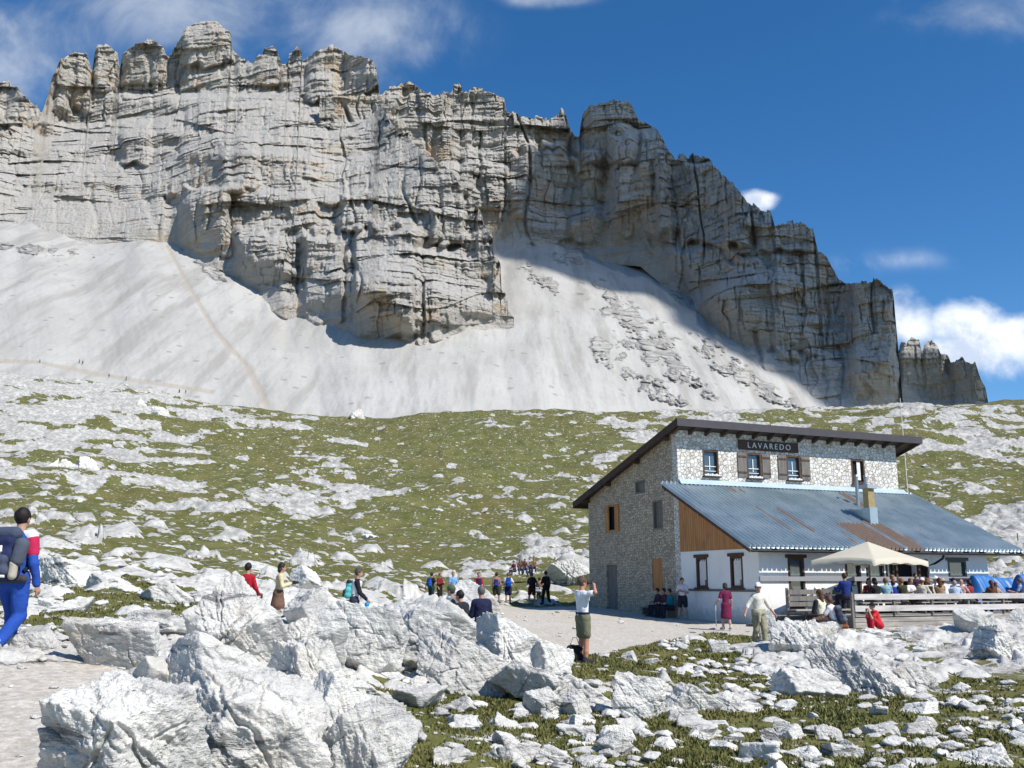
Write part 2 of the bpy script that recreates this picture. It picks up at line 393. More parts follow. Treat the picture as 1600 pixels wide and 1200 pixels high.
# ------------------------------------------------------------------ ground
GP = """-250,1180,8 100,1150,8.5 0,1037,11 -200,1030,11 250,1180,8.5 170,1042,11.5 500,1190,9 800,1190,10.6 1100,1195,10.8 1400,1190,11.2 1800,1190,11.5
120,985,16 300,1010,15 500,1040,15 700,1085,15.5 900,1095,15.5 1200,1110,15.5 1500,1105,16 -200,985,16 1800,1105,16
60,930,24 300,945,24 450,985,23 640,1010,21 900,1037,21 1100,1025,25 1183,1012,28 1300,1020,27 1500,1010,28 1750,1005,28 -200,930,24
60,890,36 390,930,34 560,965,34 720,960,36 850,966,40 1132,984,37 1335,985,35 1600,985,36 1800,985,36
60,870,50 400,905,50 560,930,50 720,942,57 850,945,57 925,948,53 1067,966,45 1187,976,39.8 1400,955,48 1600,955,48 -200,865,50
50,830,85 400,868,85 700,905,85 850,900,85 1000,905,85 1500,900,90 1800,890,90 -200,825,85
0,750,170 300,775,170 600,800,170 900,805,170 1250,800,170 1580,790,170 -250,735,170 1850,780,170
0,650,280 300,690,280 600,710,280 900,712,280 1250,710,280 1580,700,280 -250,635,280 1850,690,280
-250,555,400 0,575,400 200,605,400 400,640,400 560,655,400 700,646,400 850,643,400 1050,645,400 1250,640,400 1450,632,400 1600,624,400 1900,612,400
-250,580,520 0,600,520 200,630,520 400,668,520 560,685,520 700,676,520 850,673,520 1050,675,520 1250,670,520 1450,662,520 1600,654,520 1900,640,520"""
GP = np.array([[float(v) for v in t.split(',')] for t in GP.split()])
_a, _e = ae(GP[:, 0], GP[:, 1])
_phi = np.arctan(_a); _r = GP[:, 2] / np.cos(_phi); _el = _e * np.cos(_phi)
_ex = []
for ph in (-.62, -.3, 0, .3, .62): _ex.append((ph, 4.0, (-1.45 - .5 * ph / .62) / 4.0))
_ex = np.array(_ex)
CP = np.concatenate([np.stack([_phi * 2.2, np.log(_r)], 1), np.stack([_ex[:, 0] * 2.2, np.log(_ex[:, 1])], 1)])
CE = np.concatenate([_el, _ex[:, 2]])
def _tps(d2): return .5 * d2 * np.log(d2 + 1e-9)
_n = len(CP)
_K = _tps(((CP[:, None] - CP[None]) ** 2).sum(-1)) + np.eye(_n) * .004
_P = np.concatenate([np.ones((_n, 1)), CP], 1)
_W = np.linalg.solve(np.block([[_K, _P], [_P.T, np.zeros((3, 3))]]), np.concatenate([CE, np.zeros(3)]))
PH = np.linspace(-.62, .62, 90); LR = np.linspace(math.log(3.), math.log(560), 150)
_g = np.stack(np.meshgrid(PH * 2.2, LR, indexing='ij'), -1).reshape(-1, 2)
TAB = (_tps(((_g[:, None] - CP[None]) ** 2).sum(-1)) @ _W[:_n] + _W[_n] + _g @ _W[_n + 1:]).reshape(90, 150)
def ground_base(x, y):
    x = np.asarray(x, float); y = np.asarray(y, float)
    ph = np.arctan2(x, y); r = np.hypot(x, y)
    i = np.clip((ph - PH[0]) / (PH[1] - PH[0]), 0, 88.999); j = np.clip((np.log(np.maximum(r, 3.)) - LR[0]) / (LR[1] - LR[0]), 0, 148.999)
    i0 = i.astype(int); j0 = j.astype(int); fi = i - i0; fj = j - j0
    e = (TAB[i0, j0] * (1 - fi) + TAB[i0 + 1, j0] * fi) * (1 - fj) + (TAB[i0, j0 + 1] * (1 - fi) + TAB[i0 + 1, j0 + 1] * fi) * fj
    z = e * np.clip(r, 3., 560) - .08 * np.maximum(r - 560, 0)
    side = sst(.62, 1.3, np.abs(ph)); rear = -2.0 - .02 * r
    return z * (1 - side) + rear * side
def hit(px, py, fn=None):
    """where the ray through a point of the photo meets the ground"""
    a, e = ae(px, py); Y = np.exp(np.linspace(math.log(3.2), math.log(430), 3000))
    b = (fn or ground_base)(a * Y, Y) - e * Y
    k = np.argmax(b > 0) if (b > 0).any() else len(Y) - 1
    return np.array([a * Y[k], Y[k], e * Y[k]])
def poly_sdf(x, y, P):
    P = np.asarray(P); d = np.full(x.shape, 1e9); ins = np.zeros(x.shape, bool)
    for i in range(len(P)):
        a, b = P[i], P[(i + 1) % len(P)]; ex, ey = b - a; wx, wy = x - a[0], y - a[1]
        t = np.clip((wx * ex + wy * ey) / (ex * ex + ey * ey + 1e-9), 0, 1)
        d = np.minimum(d, np.hypot(wx - ex * t, wy - ey * t))
        c = ((a[1] <= y) != (b[1] <= y)); xx = a[0] + (y - a[1]) / (ey if abs(ey) > 1e-9 else 1e-9) * ex
        ins ^= c & (x < xx)
    return np.where(ins, -d, d)
def pxpoly(s): return [hit(*[float(v) for v in t.split(',')])[:2] for t in s.split()]
YARD = pxpoly("640,950 740,945 925,951 1067,967 1187,977 1255,978 1290,990 1215,992 1100,994 1020,1008 965,1018 930,1024 870,1016 800,1004 720,985 650,968")
PATH = pxpoly("-160,1047 60,1038 190,1040 215,1058 170,1085 120,1120 95,1160 75,1199 70,1240 60,1330 -160,1330 -330,1250 -330,1060")
PATH2 = pxpoly("1290,985 1420,992 1500,1010 1560,1040 1700,1075 1700,1090 1540,1062 1440,1030 1380,1010 1290,1000")
# how stony the turf is, by place: px, py, value
DEN = """-100,600,.55 100,600,.5 200,620,.42 350,650,.3 60,660,.42 200,680,.36 350,690,.1 60,740,.28 200,740,.22 400,740,-.02 100,790,.12 250,800,.14 400,820,.05
560,670,-.05 700,670,-.14 560,720,.24 480,770,.34 560,770,.36 640,760,.22 700,725,-.12 760,700,-.16 850,670,.05 950,660,.22 900,700,.08 850,740,.12 760,790,.14 850,790,.16
600,820,-.2 700,830,-.14 800,830,-.16 650,860,-.1 500,850,.02 450,870,.08 860,860,.24 900,880,.2 200,860,-.1 100,850,.1 330,860,.0 240,890,.15 100,900,.25 
400,900,.1 500,920,.12 620,900,.12 760,910,.2 250,950,-.1 100,950,.0 1000,650,.3 1150,650,.34 1300,660,.16 1400,650,.36 1500,655,.3 1580,650,.3 1450,690,.12 1560,690,.28 1430,740,-.05
1500,745,.15 1580,760,.1 1500,790,.12 1590,820,.35 1560,880,.4 1480,830,.2 1000,1050,-.2 1100,1020,-.05 1000,1030,-.35 1210,1050,.35 1300,1030,.6 1360,1060,.65 1430,1080,.45 1280,1070,.5 1400,1030,.4 1450,1030,.2 1540,1020,.5 1580,1000,.4 1250,1105,-.5 1400,1115,-.5 1320,1120,-.4 1500,1090,.1 1120,1080,.2 1040,1100,.35
700,1110,-.3 700,1180,-.45 850,1150,-.15 950,1160,.1 1060,1170,-.15 1150,1150,.15 1220,1185,.2 1300,1160,-.1 1450,1180,.2 1460,1140,-.2 1580,1120,-.35 1580,1180,.15 820,1110,-.1 1050,1140,.0 300,1080,.6 450,1100,.6 600,1080,.3 500,1180,.5 250,1180,.2 600,1000,.5 750,1040,.4 400,1030,.6 550,1040,.5 200,1060,.4 700,990,.5 640,1150,.1 850,1060,.3 330,920,.5
450,960,.5 350,990,.6 560,690,-.02 640,640,-.05"""
DEN = np.array([[float(v) for v in t.split(',')] for t in DEN.split()])
_q = np.array([hit(a, b) for a, b, c in DEN]); _dx = np.stack([np.arctan2(_q[:, 0], _q[:, 1]) * 3.5, np.log(np.hypot(_q[:, 0], _q[:, 1]))], 1)
def density(x, y):
    ph = np.arctan2(x, y) * 3.5; lr = np.log(np.maximum(np.hypot(x, y), 3)); num = 0; den = 0
    for (p, l), v in zip(_dx, DEN[:, 2]):
        w = 1 / (((ph - p) ** 2 + ((lr - l) * 1.3) ** 2) + .004) ** 1.6; num = num + w * v; den = den + w
    return num / den
def ground_full(x, y):
    """height, rockiness and gravel cover"""
    x = np.asarray(x, float); y = np.asarray(y, float); r = np.hypot(x, y)
    z = ground_base(x, y)
    u, v = hut_uv(x, y)
    hd = np.maximum(np.maximum(-1.5 - u, u - 15), np.maximum(-10.6 - v, v - 9.5))
    free = sst(0., 3., hd)
    gs = np.minimum(poly_sdf(x, y, YARD), poly_sdf(x, y, PATH)) + .25 * fbm2(x * .9, y * .9, 3, 40)
    gs2 = poly_sdf(x, y, PATH2) + .5 * fbm2(x * .6, y * .6, 3, 41)
    grav = np.maximum(sst(.35, -.35, gs), .42 * sst(.4, -.5, gs2)); grav = np.maximum(grav, sst(1.4, .4, hd) * sst(60, 50, r))
    nog = 1 - grav
    far = sst(30, 200, r); mid = sst(8, 40, r)
    und = fbm2(x / 28, y / 28, 3, 3) * (.15 * mid + 1.5 * far) + fbm2(x / 7, y / 7, 3, 8) * (.10 + .16 * mid + .35 * far)
    # benches in the far meadow
    bz = z / 5.5 + .5 * fbm2(x / 45, y / 45, 2, 21); fr = bz - np.floor(bz)
    und = und + far * 5.5 * .5 * (sst(.25, .75, fr) - fr)
    z = z + und * free * (1 - .75 * grav)
    n1 = fbm2(x / 1.7, y / 1.7, 4, 11); n2 = fbm2(x / 5.5, y / 5.5, 5, 17); n3 = fbm2(x / 17, y / 17, 5, 18)
    w2 = sst(14, 50, r); w3 = sst(70, 200, r)
    nz = .34 * (n1 * (1 - w2) + (n2 * (1 - w3) + n3 * w3) * w2) * (1 + .25 * w3) + .22 * fbm2(x / 30, y / 30, 4, 12) * mid + .16 * fbm2(x / .8, y / .8, 3, 13) * (1 - mid * .7) + .14 * n2 * w3
    dens = density(x, y); rk = nz + dens - .25
    m = sst(-.05, .09, rk) * free * nog
    clus = np.clip(fbm2(x / 4.5, y / 4.5, 3, 57), -.8, .8) * (1 - .5 * far); disp = 0; stone = np.zeros(x.shape)
    lr = np.log2(np.maximum(r, 3) / 22.)
    for k, s in enumerate((.36, .8, 1.7, 3.4)):
        w = np.exp(-((lr - math.log2(s / .36) * 1.05 + 1.0) / 1.15) ** 2)
        wx = x / s + .35 * noise2(x / s * 1.7, y / s * 1.7, 60 + k); wy = y / s + .35 * noise2(x / s * 1.7 + 9, y / s * 1.7, 70 + k)
        f1, f2, cid, ox, oy = worley2(wx, wy, 80 + k, True); edge = sst(.0, .13, f2 - f1)
        ta = cid * 39.; tilt = .35 * (ox * np.cos(ta) + oy * np.sin(ta)) + .30 * (ox * .8 - oy * .5)
        disp = disp + w * s * np.maximum(.05 + .26 * cid ** 1.5 + tilt * (.3 + .7 * cid), 0) * edge
        # single stones sticking out of the turf
        q = .22 * noise2(x / s * 2.6, y / s * 2.6, 95 + k)
        g1, g2, gid, ox, oy = worley2(x / s * .62 + 3.3, y / s * .62, 90 + k, True)
        rad = .14 + .22 * ((gid * 37) % 1)
        keep = (gid > .86 - .20 * np.clip(dens + .1, -.3, .3) / .3 - .22 * clus) & (r > 6)
        b = np.clip(1.7 * (1 - g1 / rad + q), 0, .8 + .6 * (ox * np.cos(gid * 50) + oy * np.sin(gid * 50)) / rad) * keep
        stone = np.maximum(stone, w * s * .24 * rad / .25 * b * free * nog)
    z = z + np.maximum(m * disp * (.75 - .35 * far) * (.5 + .9 * sst(.1, .4, nz)), stone)
    z = z + m * (.06 * fbm2(x / .5, y / .5, 4, 14, .6) + .30 * mid * fbm2(x / 2.2, y / 2.2, 4, 19, .6) * (1 + far)) + nog * free * .02 * noise2(x * 3, y * 3, 15)
    rock = np.maximum(m, sst(.0, .06, stone))
    z = z + grav * .02 * noise2(x * 2.2, y * 2.2, 16)
    return z, rock, grav
def gz(x, y): return float(ground_full(np.array([x]), np.array([y]))[0][0])

def build_ground():
    fine = np.linspace(-.60, .60, 860)
    rest = np.concatenate([np.linspace(.62, .9, 16), np.linspace(1., math.pi, 16)])
    ph = np.concatenate([-rest[::-1], fine, rest])
    r1 = np.exp(np.arange(math.log(3.), math.log(60), .0052)); r2 = np.exp(np.arange(math.log(60), math.log(430), .0036))
    r3 = np.exp(np.linspace(math.log(432), math.log(6000), 24))
    r = np.concatenate([[.5, 1.5], r1, r2, r3])
    Rr, Pp = np.meshgrid(r, ph, indexing='ij')
    x = Rr * np.sin(Pp); y = Rr * np.cos(Pp)
    z, rock, grav = ground_full(x.ravel(), y.ravel())
    V = np.stack([x.ravel(), y.ravel(), z], 1)
    o = mesh_np('ground', V, grid_faces(len(r), len(ph))[:, ::-1], M_GROUND, attrs={'rock': rock, 'gravel': grav})
    return tag(o, kind='structure')
build_ground()

# ------------------------------------------------------------------ mountain
def line(s):
    P = np.array([[float(v) for v in t.split(',')] for t in s.split()])
    a, e = ae(P[:, 0], P[:, 1]); return a, e
def interp(a, L): return np.interp(a, L[0], L[1])
TOE = line("-300,360 0,365 80,370 180,362 260,385 300,395 350,402 372,455 400,475 450,495 510,505 540,512 600,538 640,562 672,580 700,560 740,515 780,497 800,490")
TOER = line("500,385 780,383 840,395 900,402 950,392 1000,396 1040,430 1070,470 1110,520 1180,565 1250,612 1300,636 1450,640")
RIDGE = line("-300,545 -250,555 0,575 200,605 400,640 560,655 700,646 850,643 1050,645 1250,640 1450,632 1600,624 1900,612")
_tY0 = ae([-300, 400, 650, 900, 1250, 1500], [640] * 6)[0]
def talusY(a, e, off=0):
    Y0 = np.interp(a, _tY0, [400, 402, 404, 440, 520, 600]); z0 = (interp(a, RIDGE) - .012) * Y0
    h = a * 600
    t = .66 + .03 * fbm2(h / 60, h * 0 + .3, 3, 31)
    return np.maximum((z0 - Y0 * t) / (e - t), Y0 * .995)
def build_talus():
    ac = np.linspace(ae(-300, 600)[0], ae(1450, 600)[0], 760); nr = 300
    top = np.maximum(interp(ac, TOE) + .03, 0) * (ac < ae(770, 480)[0]) + (interp(ac, TOER) + .03) * (ac >= ae(770, 480)[0])
    top = np.where(ac > ae(1385, 630)[0], interp(ac, RIDGE) - .008, top)
    top = np.convolve(np.pad(top, 12, 'edge'), np.ones(25) / 25, 'valid')
    bot = interp(ac, RIDGE) - .012
    t = np.linspace(0, 1, nr)[:, None]
    E = bot + (top - bot) * t; A = np.broadcast_to(ac, E.shape)
    Y = talusY(A, E); h = A * 600; Z = E * Y
    px, py = proj(A, E)
    rel = 5 * fbm2(h / 55, Z / 260, 3, 33) + .6 * fbm2((h + Z * .25) / 9, Z / 90, 3, 34) + .35 * fbm2(h / 2.5, Z / 6, 3, 35)
    fan = np.zeros(px.shape)
    for fx, fy, k_ in ((225, 368, .55), (60, 372, .5), (545, 505, .45), (735, 505, .6), (420, 478, .4), (925, 392, .35), (1010, 400, .3), (1120, 525, .4), (820, 400, .3), (-90, 365, .5)):
        dz = np.maximum((py - fy), 0); cx_ = fx + dz * .10; fan = np.maximum(fan, np.where(py > fy - 20, 1 - np.abs(px - cx_) / (14 + k_ * dz), 0))
    rel = rel + 5.5 * sst(0, 1, fan) * sst(0, 60, py - 350) + (1.6 * fbm2(h / 7, Z / 6, 4, 38) * sst(.75, .95, np.broadcast_to(t, E.shape)))
    # rock ribs showing through the scree below the right-hand wall
    def blob(cx, cy, sx, sy, rot):
        dx, dy = px - cx, py - cy; c, s = math.cos(rot), math.sin(rot)
        return np.exp(-((dx * c + dy * s) / sx) ** 2 - ((-dx * s + dy * c) / sy) ** 2)
    rk = np.maximum.reduce([blob(850, 440, 50, 14, .6), blob(1000, 520, 120, 36, .75), blob(1130, 560, 70, 24, .7), blob(1060, 580, 70, 22, .6), blob(960, 470, 60, 16, .8), blob(1080, 450, 60, 30, .8),
                            blob(1200, 610, 80, 14, .5), blob(60, 390, 90, 10, .1), blob(900, 400, 50, 14, 0), blob(960, 560, 60, 22, .7), blob(1030, 610, 80, 18, .5), blob(330, 420, 40, 12, .6)])
    rk = rk * (.62 + .8 * fbm2(h / 12, Z / 16, 5, 36, .6))
    f1, f2, cid = worley2(h / 7 + .5 * noise2(h / 9, Z / 9, 3), Z / 6, 37)
    rel = rel + sst(.3, .5, rk) * (1.5 + 3.5 * cid * sst(0, .3, f2 - f1))
    tr = np.zeros(px.shape)
    for (x0, y0), (x1, y1), w in (((262, 385), (296, 450), 4), ((296, 450), (338, 520), 4.5), ((338, 520), (388, 575), 5), ((388, 575), (420, 640), 8), ((-100, 560), (60, 566), 4), ((60, 566), (170, 588), 4), ((170, 588), (330, 612), 4)):
        ex, ey = x1 - x0, y1 - y0; tt = np.clip(((px - x0) * ex + (py - y0) * ey) / (ex * ex + ey * ey), 0, 1)
        tr = np.maximum(tr, np.exp(-(np.hypot(px - x0 - ex * tt, py - y0 - ey * tt) / w) ** 2))
    tr = np.maximum(tr, .45 * np.exp(-((px - 905 - (py - 520) * .15) / 22) ** 2) * (py > 420))
    rel = rel - 1.5 * tr
    Y = Y - rel * sst(0, .08, np.broadcast_to(t, Y.shape))
    V = np.stack([A * Y, Y, E * Y], -1).reshape(-1, 3)
    o = mesh_np('scree_slope', V, grid_faces(nr, len(ac)), M_SCREE, attrs={'rock': rk, 'trail': tr}); tag(o, kind='structure')
build_talus()
def massif(name, sky, toe, ncol, nrow, seed, Y0=None, benches=(), lobes=(), steep=0., jag=1., relk=1., setk=1., below=.015, base_s=.10, crack=1.):
    a0, a1 = sky[0][0], sky[0][-1]; ac = np.linspace(a0, a1, ncol)
    top = interp(ac, sky)
    hx = ac * 700
    f1, f2, cid = worley2(hx / 5.5, hx * 0 + .5, seed + 50)
    top = top + jag * ((cid - .5) * .0045 + .0022 * fbm2(hx / 3, hx * 0, 3, seed + 51))
    tl = interp(ac, toe); bot = np.minimum(tl - below, top - .01)
    Yb = (talusY(ac, tl) + 2) if Y0 is None else np.full(ncol, float(Y0))
    k = 21; Yb = np.convolve(np.pad(Yb, k // 2, 'edge'), np.ones(k) / k, 'valid') - (7 if Y0 is None else 0)
    # setback of the wall, integrated upwards on one common set of heights so that neighbours agree
    eg = np.linspace(bot.min(), top.max() + .002, nrow + 120); Ag, Eg = np.meshgrid(ac, eg); PX, PY = proj(Ag, Eg)
    bench = np.zeros(Eg.shape)
    for cx, cy, sx, sy, *am in benches: bench = np.maximum(bench, (am or [1.])[0] * np.exp(-((PX - cx) / sx) ** 4 - ((PY - cy - 5 * fbm2(PX / 40, PX * 0, 2, 9)) / sy) ** 2))
    tops = np.convolve(np.pad(top, 40, 'edge'), np.ones(81) / 81, 'valid')
    Hg = Ag * 700; Z0 = Eg * 700
    Big = 11 * fbm2(Hg / 90, Z0 / 120, 3, seed + 6)
    g = np.abs(noise2(Hg / 44 + .25 * noise2(Hg / 30, Z0 / 40, seed + 26), Z0 / 420, seed + 7)); Big = Big - 9 * crack * sst(.09, .0, g) * sst(-.3, .2, noise2(Hg / 70, Z0 / 60, seed + 27))
    g = np.abs(noise2(Hg / 16 + .2 * noise2(Hg / 12, Z0 / 14, seed + 25), Z0 / 260, seed + 8)); Big = Big - 3.5 * crack * sst(.08, .0, g) * sst(-.05, .25, noise2(Hg / 36, Z0 / 34, seed + 28))
    for sx, sz, am, q in ((52, 70, 12, 30), (26, 32, 7, 40)):
        zz_ = Z0 / sz + .3 * noise2(Hg / 80, Z0 / 60, seed + q); r_ = np.floor(zz_); hh = Hg / sx + r_ * .41 + .35 * noise2(Hg / sx, Z0 / sz * .5, seed + q + 1) + .10 * noise2(Hg / sx * 4, Z0 / sz * 4, seed + q + 3); c_ = np.floor(hh)
        rn = (_h(c_.astype(np.int64), r_.astype(np.int64), np.zeros(1, np.int64), seed + q + 2) & 1023) / 1023.; fx = hh - c_; fz = zz_ - r_
        Big = Big + am * rn * (1 - .35 * fz)
    for cx, cy, sx, sy, am in lobes:      # named buttresses: pillars that stand out of the wall
        dx = (PX - cx) / sx + .18 * noise2(Hg / 14, Z0 / 14, 77); dy = (PY - cy) / sy
        Big = Big + am * 1.15 * np.clip(1.25 - 1.25 * dx ** 4, 0, 1) * sst(1, .8, np.abs(dy) + .25 * noise2(Hg / 10, Z0 / 10, 78))
    Big = Big * (.25 + .75 * sst(0, .06, Eg - interp(ac, toe))) * relk
    Yg = np.empty(Eg.shape); Yg[0] = Yb; Sg = np.zeros(Eg.shape); h = ac * 700
    for i in range(len(eg) - 1):
        Z = eg[i] * (Yg[i] - Big[i]); w = 2.5 * noise2(h / 90, Z / 60, seed) + .6 * noise2(h / 14, Z / 20, seed + 20)
        l1 = noise2((Z + w) / 30, h / 190, seed + 1); l2 = noise2((Z + w) / 10, h / 80, seed + 2); l3 = noise2((Z + w * .6) / 4., h / 30, seed + 3)
        mk = sst(-.25, .25, noise2(h / 55, Z / 45, seed + 31)); s = base_s + 1.0 * sst(.06, .2, l1) + (.95 * sst(.16, .26, l2) + .8 * sst(.18, .28, l3)) * mk
        near = sst(.085, .035, tops - eg[i]) * steep
        s = np.minimum((s * setk * (1 - .75 * near) + 1.0 * bench[i]), 1.35) * (eg[i] > bot)
        Sg[i] = s; Yg[i + 1] = Yg[i] + s * Yg[i] * (eg[i + 1] - eg[i]) / (1 - s * eg[i])
        Yg[i + 1] += .045 * (np.convolve(np.pad(Yg[i + 1], 35, 'edge'), np.ones(71) / 71, 'valid') - Yg[i + 1])
    t = np.linspace(0, 1, nrow); E = bot + (top - bot) * t[:, None]; A = np.broadcast_to(ac, E.shape); PX, PY = proj(A, E)
    jj = np.clip((E - eg[0]) / (eg[1] - eg[0]), 0, len(eg) - 1.001); j0 = jj.astype(int); fj = jj - j0; cc = np.broadcast_to(np.arange(ncol), E.shape)
    Y = Yg[j0, cc] * (1 - fj) + Yg[j0 + 1, cc] * fj; S = Sg[j0, cc]; Y = Y - (Big[j0, cc] * (1 - fj) + Big[j0 + 1, cc] * fj)
    h = A * 700; Z = E * Y
    taper = .25 + .75 * sst(0, .06, E - tl)
    rel = np.zeros(Y.shape); mk = .45 + .55 * sst(-.3, .25, noise2(h / 48, Z / 40, seed + 33))
    def bricks(sx, sz, sd):
        # bedded rock: courses of uneven height broken by upright joints
        zz_ = Z / sz + .35 * noise2(h / (sx * 5), Z / sz * .15, sd) + .5 * noise2(Z / sz * .7, Z * 0, sd + 1); r_ = np.floor(zz_); fz = zz_ - r_
        hh = h / sx + r_ * .37 + .3 * noise2(h / sx * .8, r_ * 3.7, sd + 2) + .12 * noise2(h / sx * 2, Z / sz * 2, sd + 4); c_ = np.floor(hh); fx = hh - c_
        rn = (_h(c_.astype(np.int64), r_.astype(np.int64), np.zeros(1, np.int64), sd + 3) & 1023) / 1023.
        return rn, np.minimum(fx, 1 - fx), fz
    for sx, sz, am, cr, q in ((40, 46, 8, 4., 9), (15, 17, 4.2, 2.2, 10), (6.5, 6., 1.8, 1., 11), (2.8, 2.2, .7, .4, 12)):
        rn, ex, fz = bricks(sx, sz, seed * 7 + q * 13); joint = sst(.07, 0, ex)
        rel = rel + am * rn * (.6 + .4 * mk) - cr * crack * joint * (rn > .3) + am * .16 * (1 - fz) * mk
    zz = Z + 1.5 * noise2(h / 70, Z / 50, seed + 12) + .8 * noise2(h / 8, Z / 10, seed + 19)
    rel = rel + mk * (1.6 * sst(-.15, .15, noise2(zz / 6.5, h / 140, seed + 13)) + 1.0 * sst(-.12, .12, noise2(zz / 2.6, h / 60, seed + 14))) + .8 * fbm2(h / 5, Z / 4, 4, seed + 15, .6)
    Y = Y - rel * taper * relk
    V = np.stack([A * Y, Y, E * Y], -1)
    back = [np.stack([V[-1, :, 0] * (1 + q), V[-1, :, 1] * (1 + q), V[-1, :, 2] - d], -1) for q, d in ((.012, 2), (.03, 12), (.06, 60), (.10, 200))]
    V = np.concatenate([V, np.stack(back)], 0)
    o = mesh_np(name, V.reshape(-1, 3), grid_faces(V.shape[0], ncol), M_MOUNT, attrs={'ledge': np.concatenate([S, S[-1:], S[-1:], S[-1:], S[-1:]], 0)}); tag(o, kind='structure')
    return A, E, Y
SKY_A = line("-300,150 -100,150 55,200 68,168 74,150 82,118 96,90 114,80 134,80 140,98 145,110 147,85 152,73 166,71 184,86 188,110 191,84 210,72 216,66 239,61 256,78 263,92 272,76 280,62 287,48 305,36 320,33 339,35 352,45 361,54 363,78 378,92 394,98 399,88 410,84 414,72 424,71 434,82 441,98 450,96 452,82 460,80 464,74 472,76 470,92 476,96 486,86 492,77 520,72 546,85 572,92 582,96 588,108 592,140 596,168 620,203 650,228 700,264 738,308 752,330 757,352 770,368 768,392 783,412 779,440 793,462 790,478 803,500")
massif('mountain', SKY_A, TOE, 1000, 560, 100,
       benches=[(100, 270, 210, 24, 1.05), (60, 225, 120, 9, 1.1), (200, 205, 110, 9, 1.1), (330, 235, 120, 8, 1.1), (330, 150, 160, 9, 1.1), (470, 200, 60, 50, .8), (110, 330, 200, 40, .8), (470, 372, 120, 7, 1.1), (640, 395, 100, 7, 1.1), (560, 300, 90, 8, 1.1), (600, 250, 90, 90, .6), (420, 180, 90, 70, .5), (120, 262, 150, 6), (130, 318, 170, 8), (60, 350, 120, 10), (560, 180, 45, 40), (620, 270, 50, 25), (440, 300, 60, 6)],
       lobes=[(322, 345, 38, 55, 20), (515, 345, 22, 30, -9), (545, 430, 12, 90, -9), (268, 345, 14, 45, -8), (470, 440, 9, 70, -7), (655, 480, 10, 60, -7), (735, 350, 12, 60, -7), (640, 345, 26, 14, -5), (322, 60, 44, 45, 12), (225, 95, 40, 40, 9), (166, 105, 20, 40, 8), (112, 125, 32, 55, 9), (533, 115, 56, 48, 14), (212, 225, 26, 35, 12), (410, 430, 44, 75, 14), (508, 430, 42, 80, 13), (600, 440, 62, 95, 20), (690, 460, 40, 80, 12), (752, 430, 32, 70, 12), (375, 260, 34, 40, 9), (700, 355, 30, 30, 9), (560, 330, 34, 30, 9), (425, 110, 30, 26, 6), (460, 95, 12, 22, 4)],
       steep=.8, base_s=.26, crack=.6)
SKY_B = line("500,150 598,148 610,136 640,128 664,146 690,146 704,144 710,134 720,133 724,142 738,140 742,136 765,146 788,154 792,176 830,182 850,186 872,180 877,168 884,180 888,196 897,214 905,216 907,196 912,174 925,164 958,158 984,160 998,186 1012,192 1030,205 1046,236 1058,248 1062,238 1068,236 1074,246 1086,240 1108,250 1140,282 1170,315 1186,326 1204,332 1210,352 1246,345 1270,356 1278,392 1292,402 1310,436 1326,441 1370,437 1395,452 1398,480 1404,560 1412,640")
WALL_B = massif('mountain', SKY_B, TOER, 900, 480, 300,
       benches=[(1130, 388, 170, 5), (1010, 210, 40, 8), (700, 185, 100, 4), (1340, 560, 60, 5)],
       lobes=[(955, 200, 46, 60, 12), (870, 310, 75, 85, 16), (1000, 290, 50, 95, 12), (1120, 320, 55, 70, 16), (1050, 300, 26, 70, 9), (1230, 370, 48, 24, 10), (1365, 520, 40, 110, 14), (1200, 480, 90, 80, 8)],
       steep=.8, setk=.85)
SKY_C = line("1396,600 1404,545 1408,536 1418,534 1424,528 1436,530 1440,548 1444,536 1456,532 1464,540 1470,552 1480,553 1486,568 1492,565 1504,558 1510,566 1524,566 1532,590 1540,606 1546,640")
massif('mountain', SKY_C, line("1390,640 1560,640"), 240, 160, 500, Y0=950, lobes=[(1425, 580, 18, 60, 8), (1460, 590, 20, 55, 8), (1510, 600, 26, 40, 8)], steep=1., jag=.8, relk=.8, below=.02)
SKY_D = line("-320,60 -200,90 -60,110 0,128 10,126 30,140 50,160 70,180 100,210")
massif('mountain', SKY_D, line("-320,330 120,330"), 260, 240, 600, Y0=900, steep=.5, setk=.8)

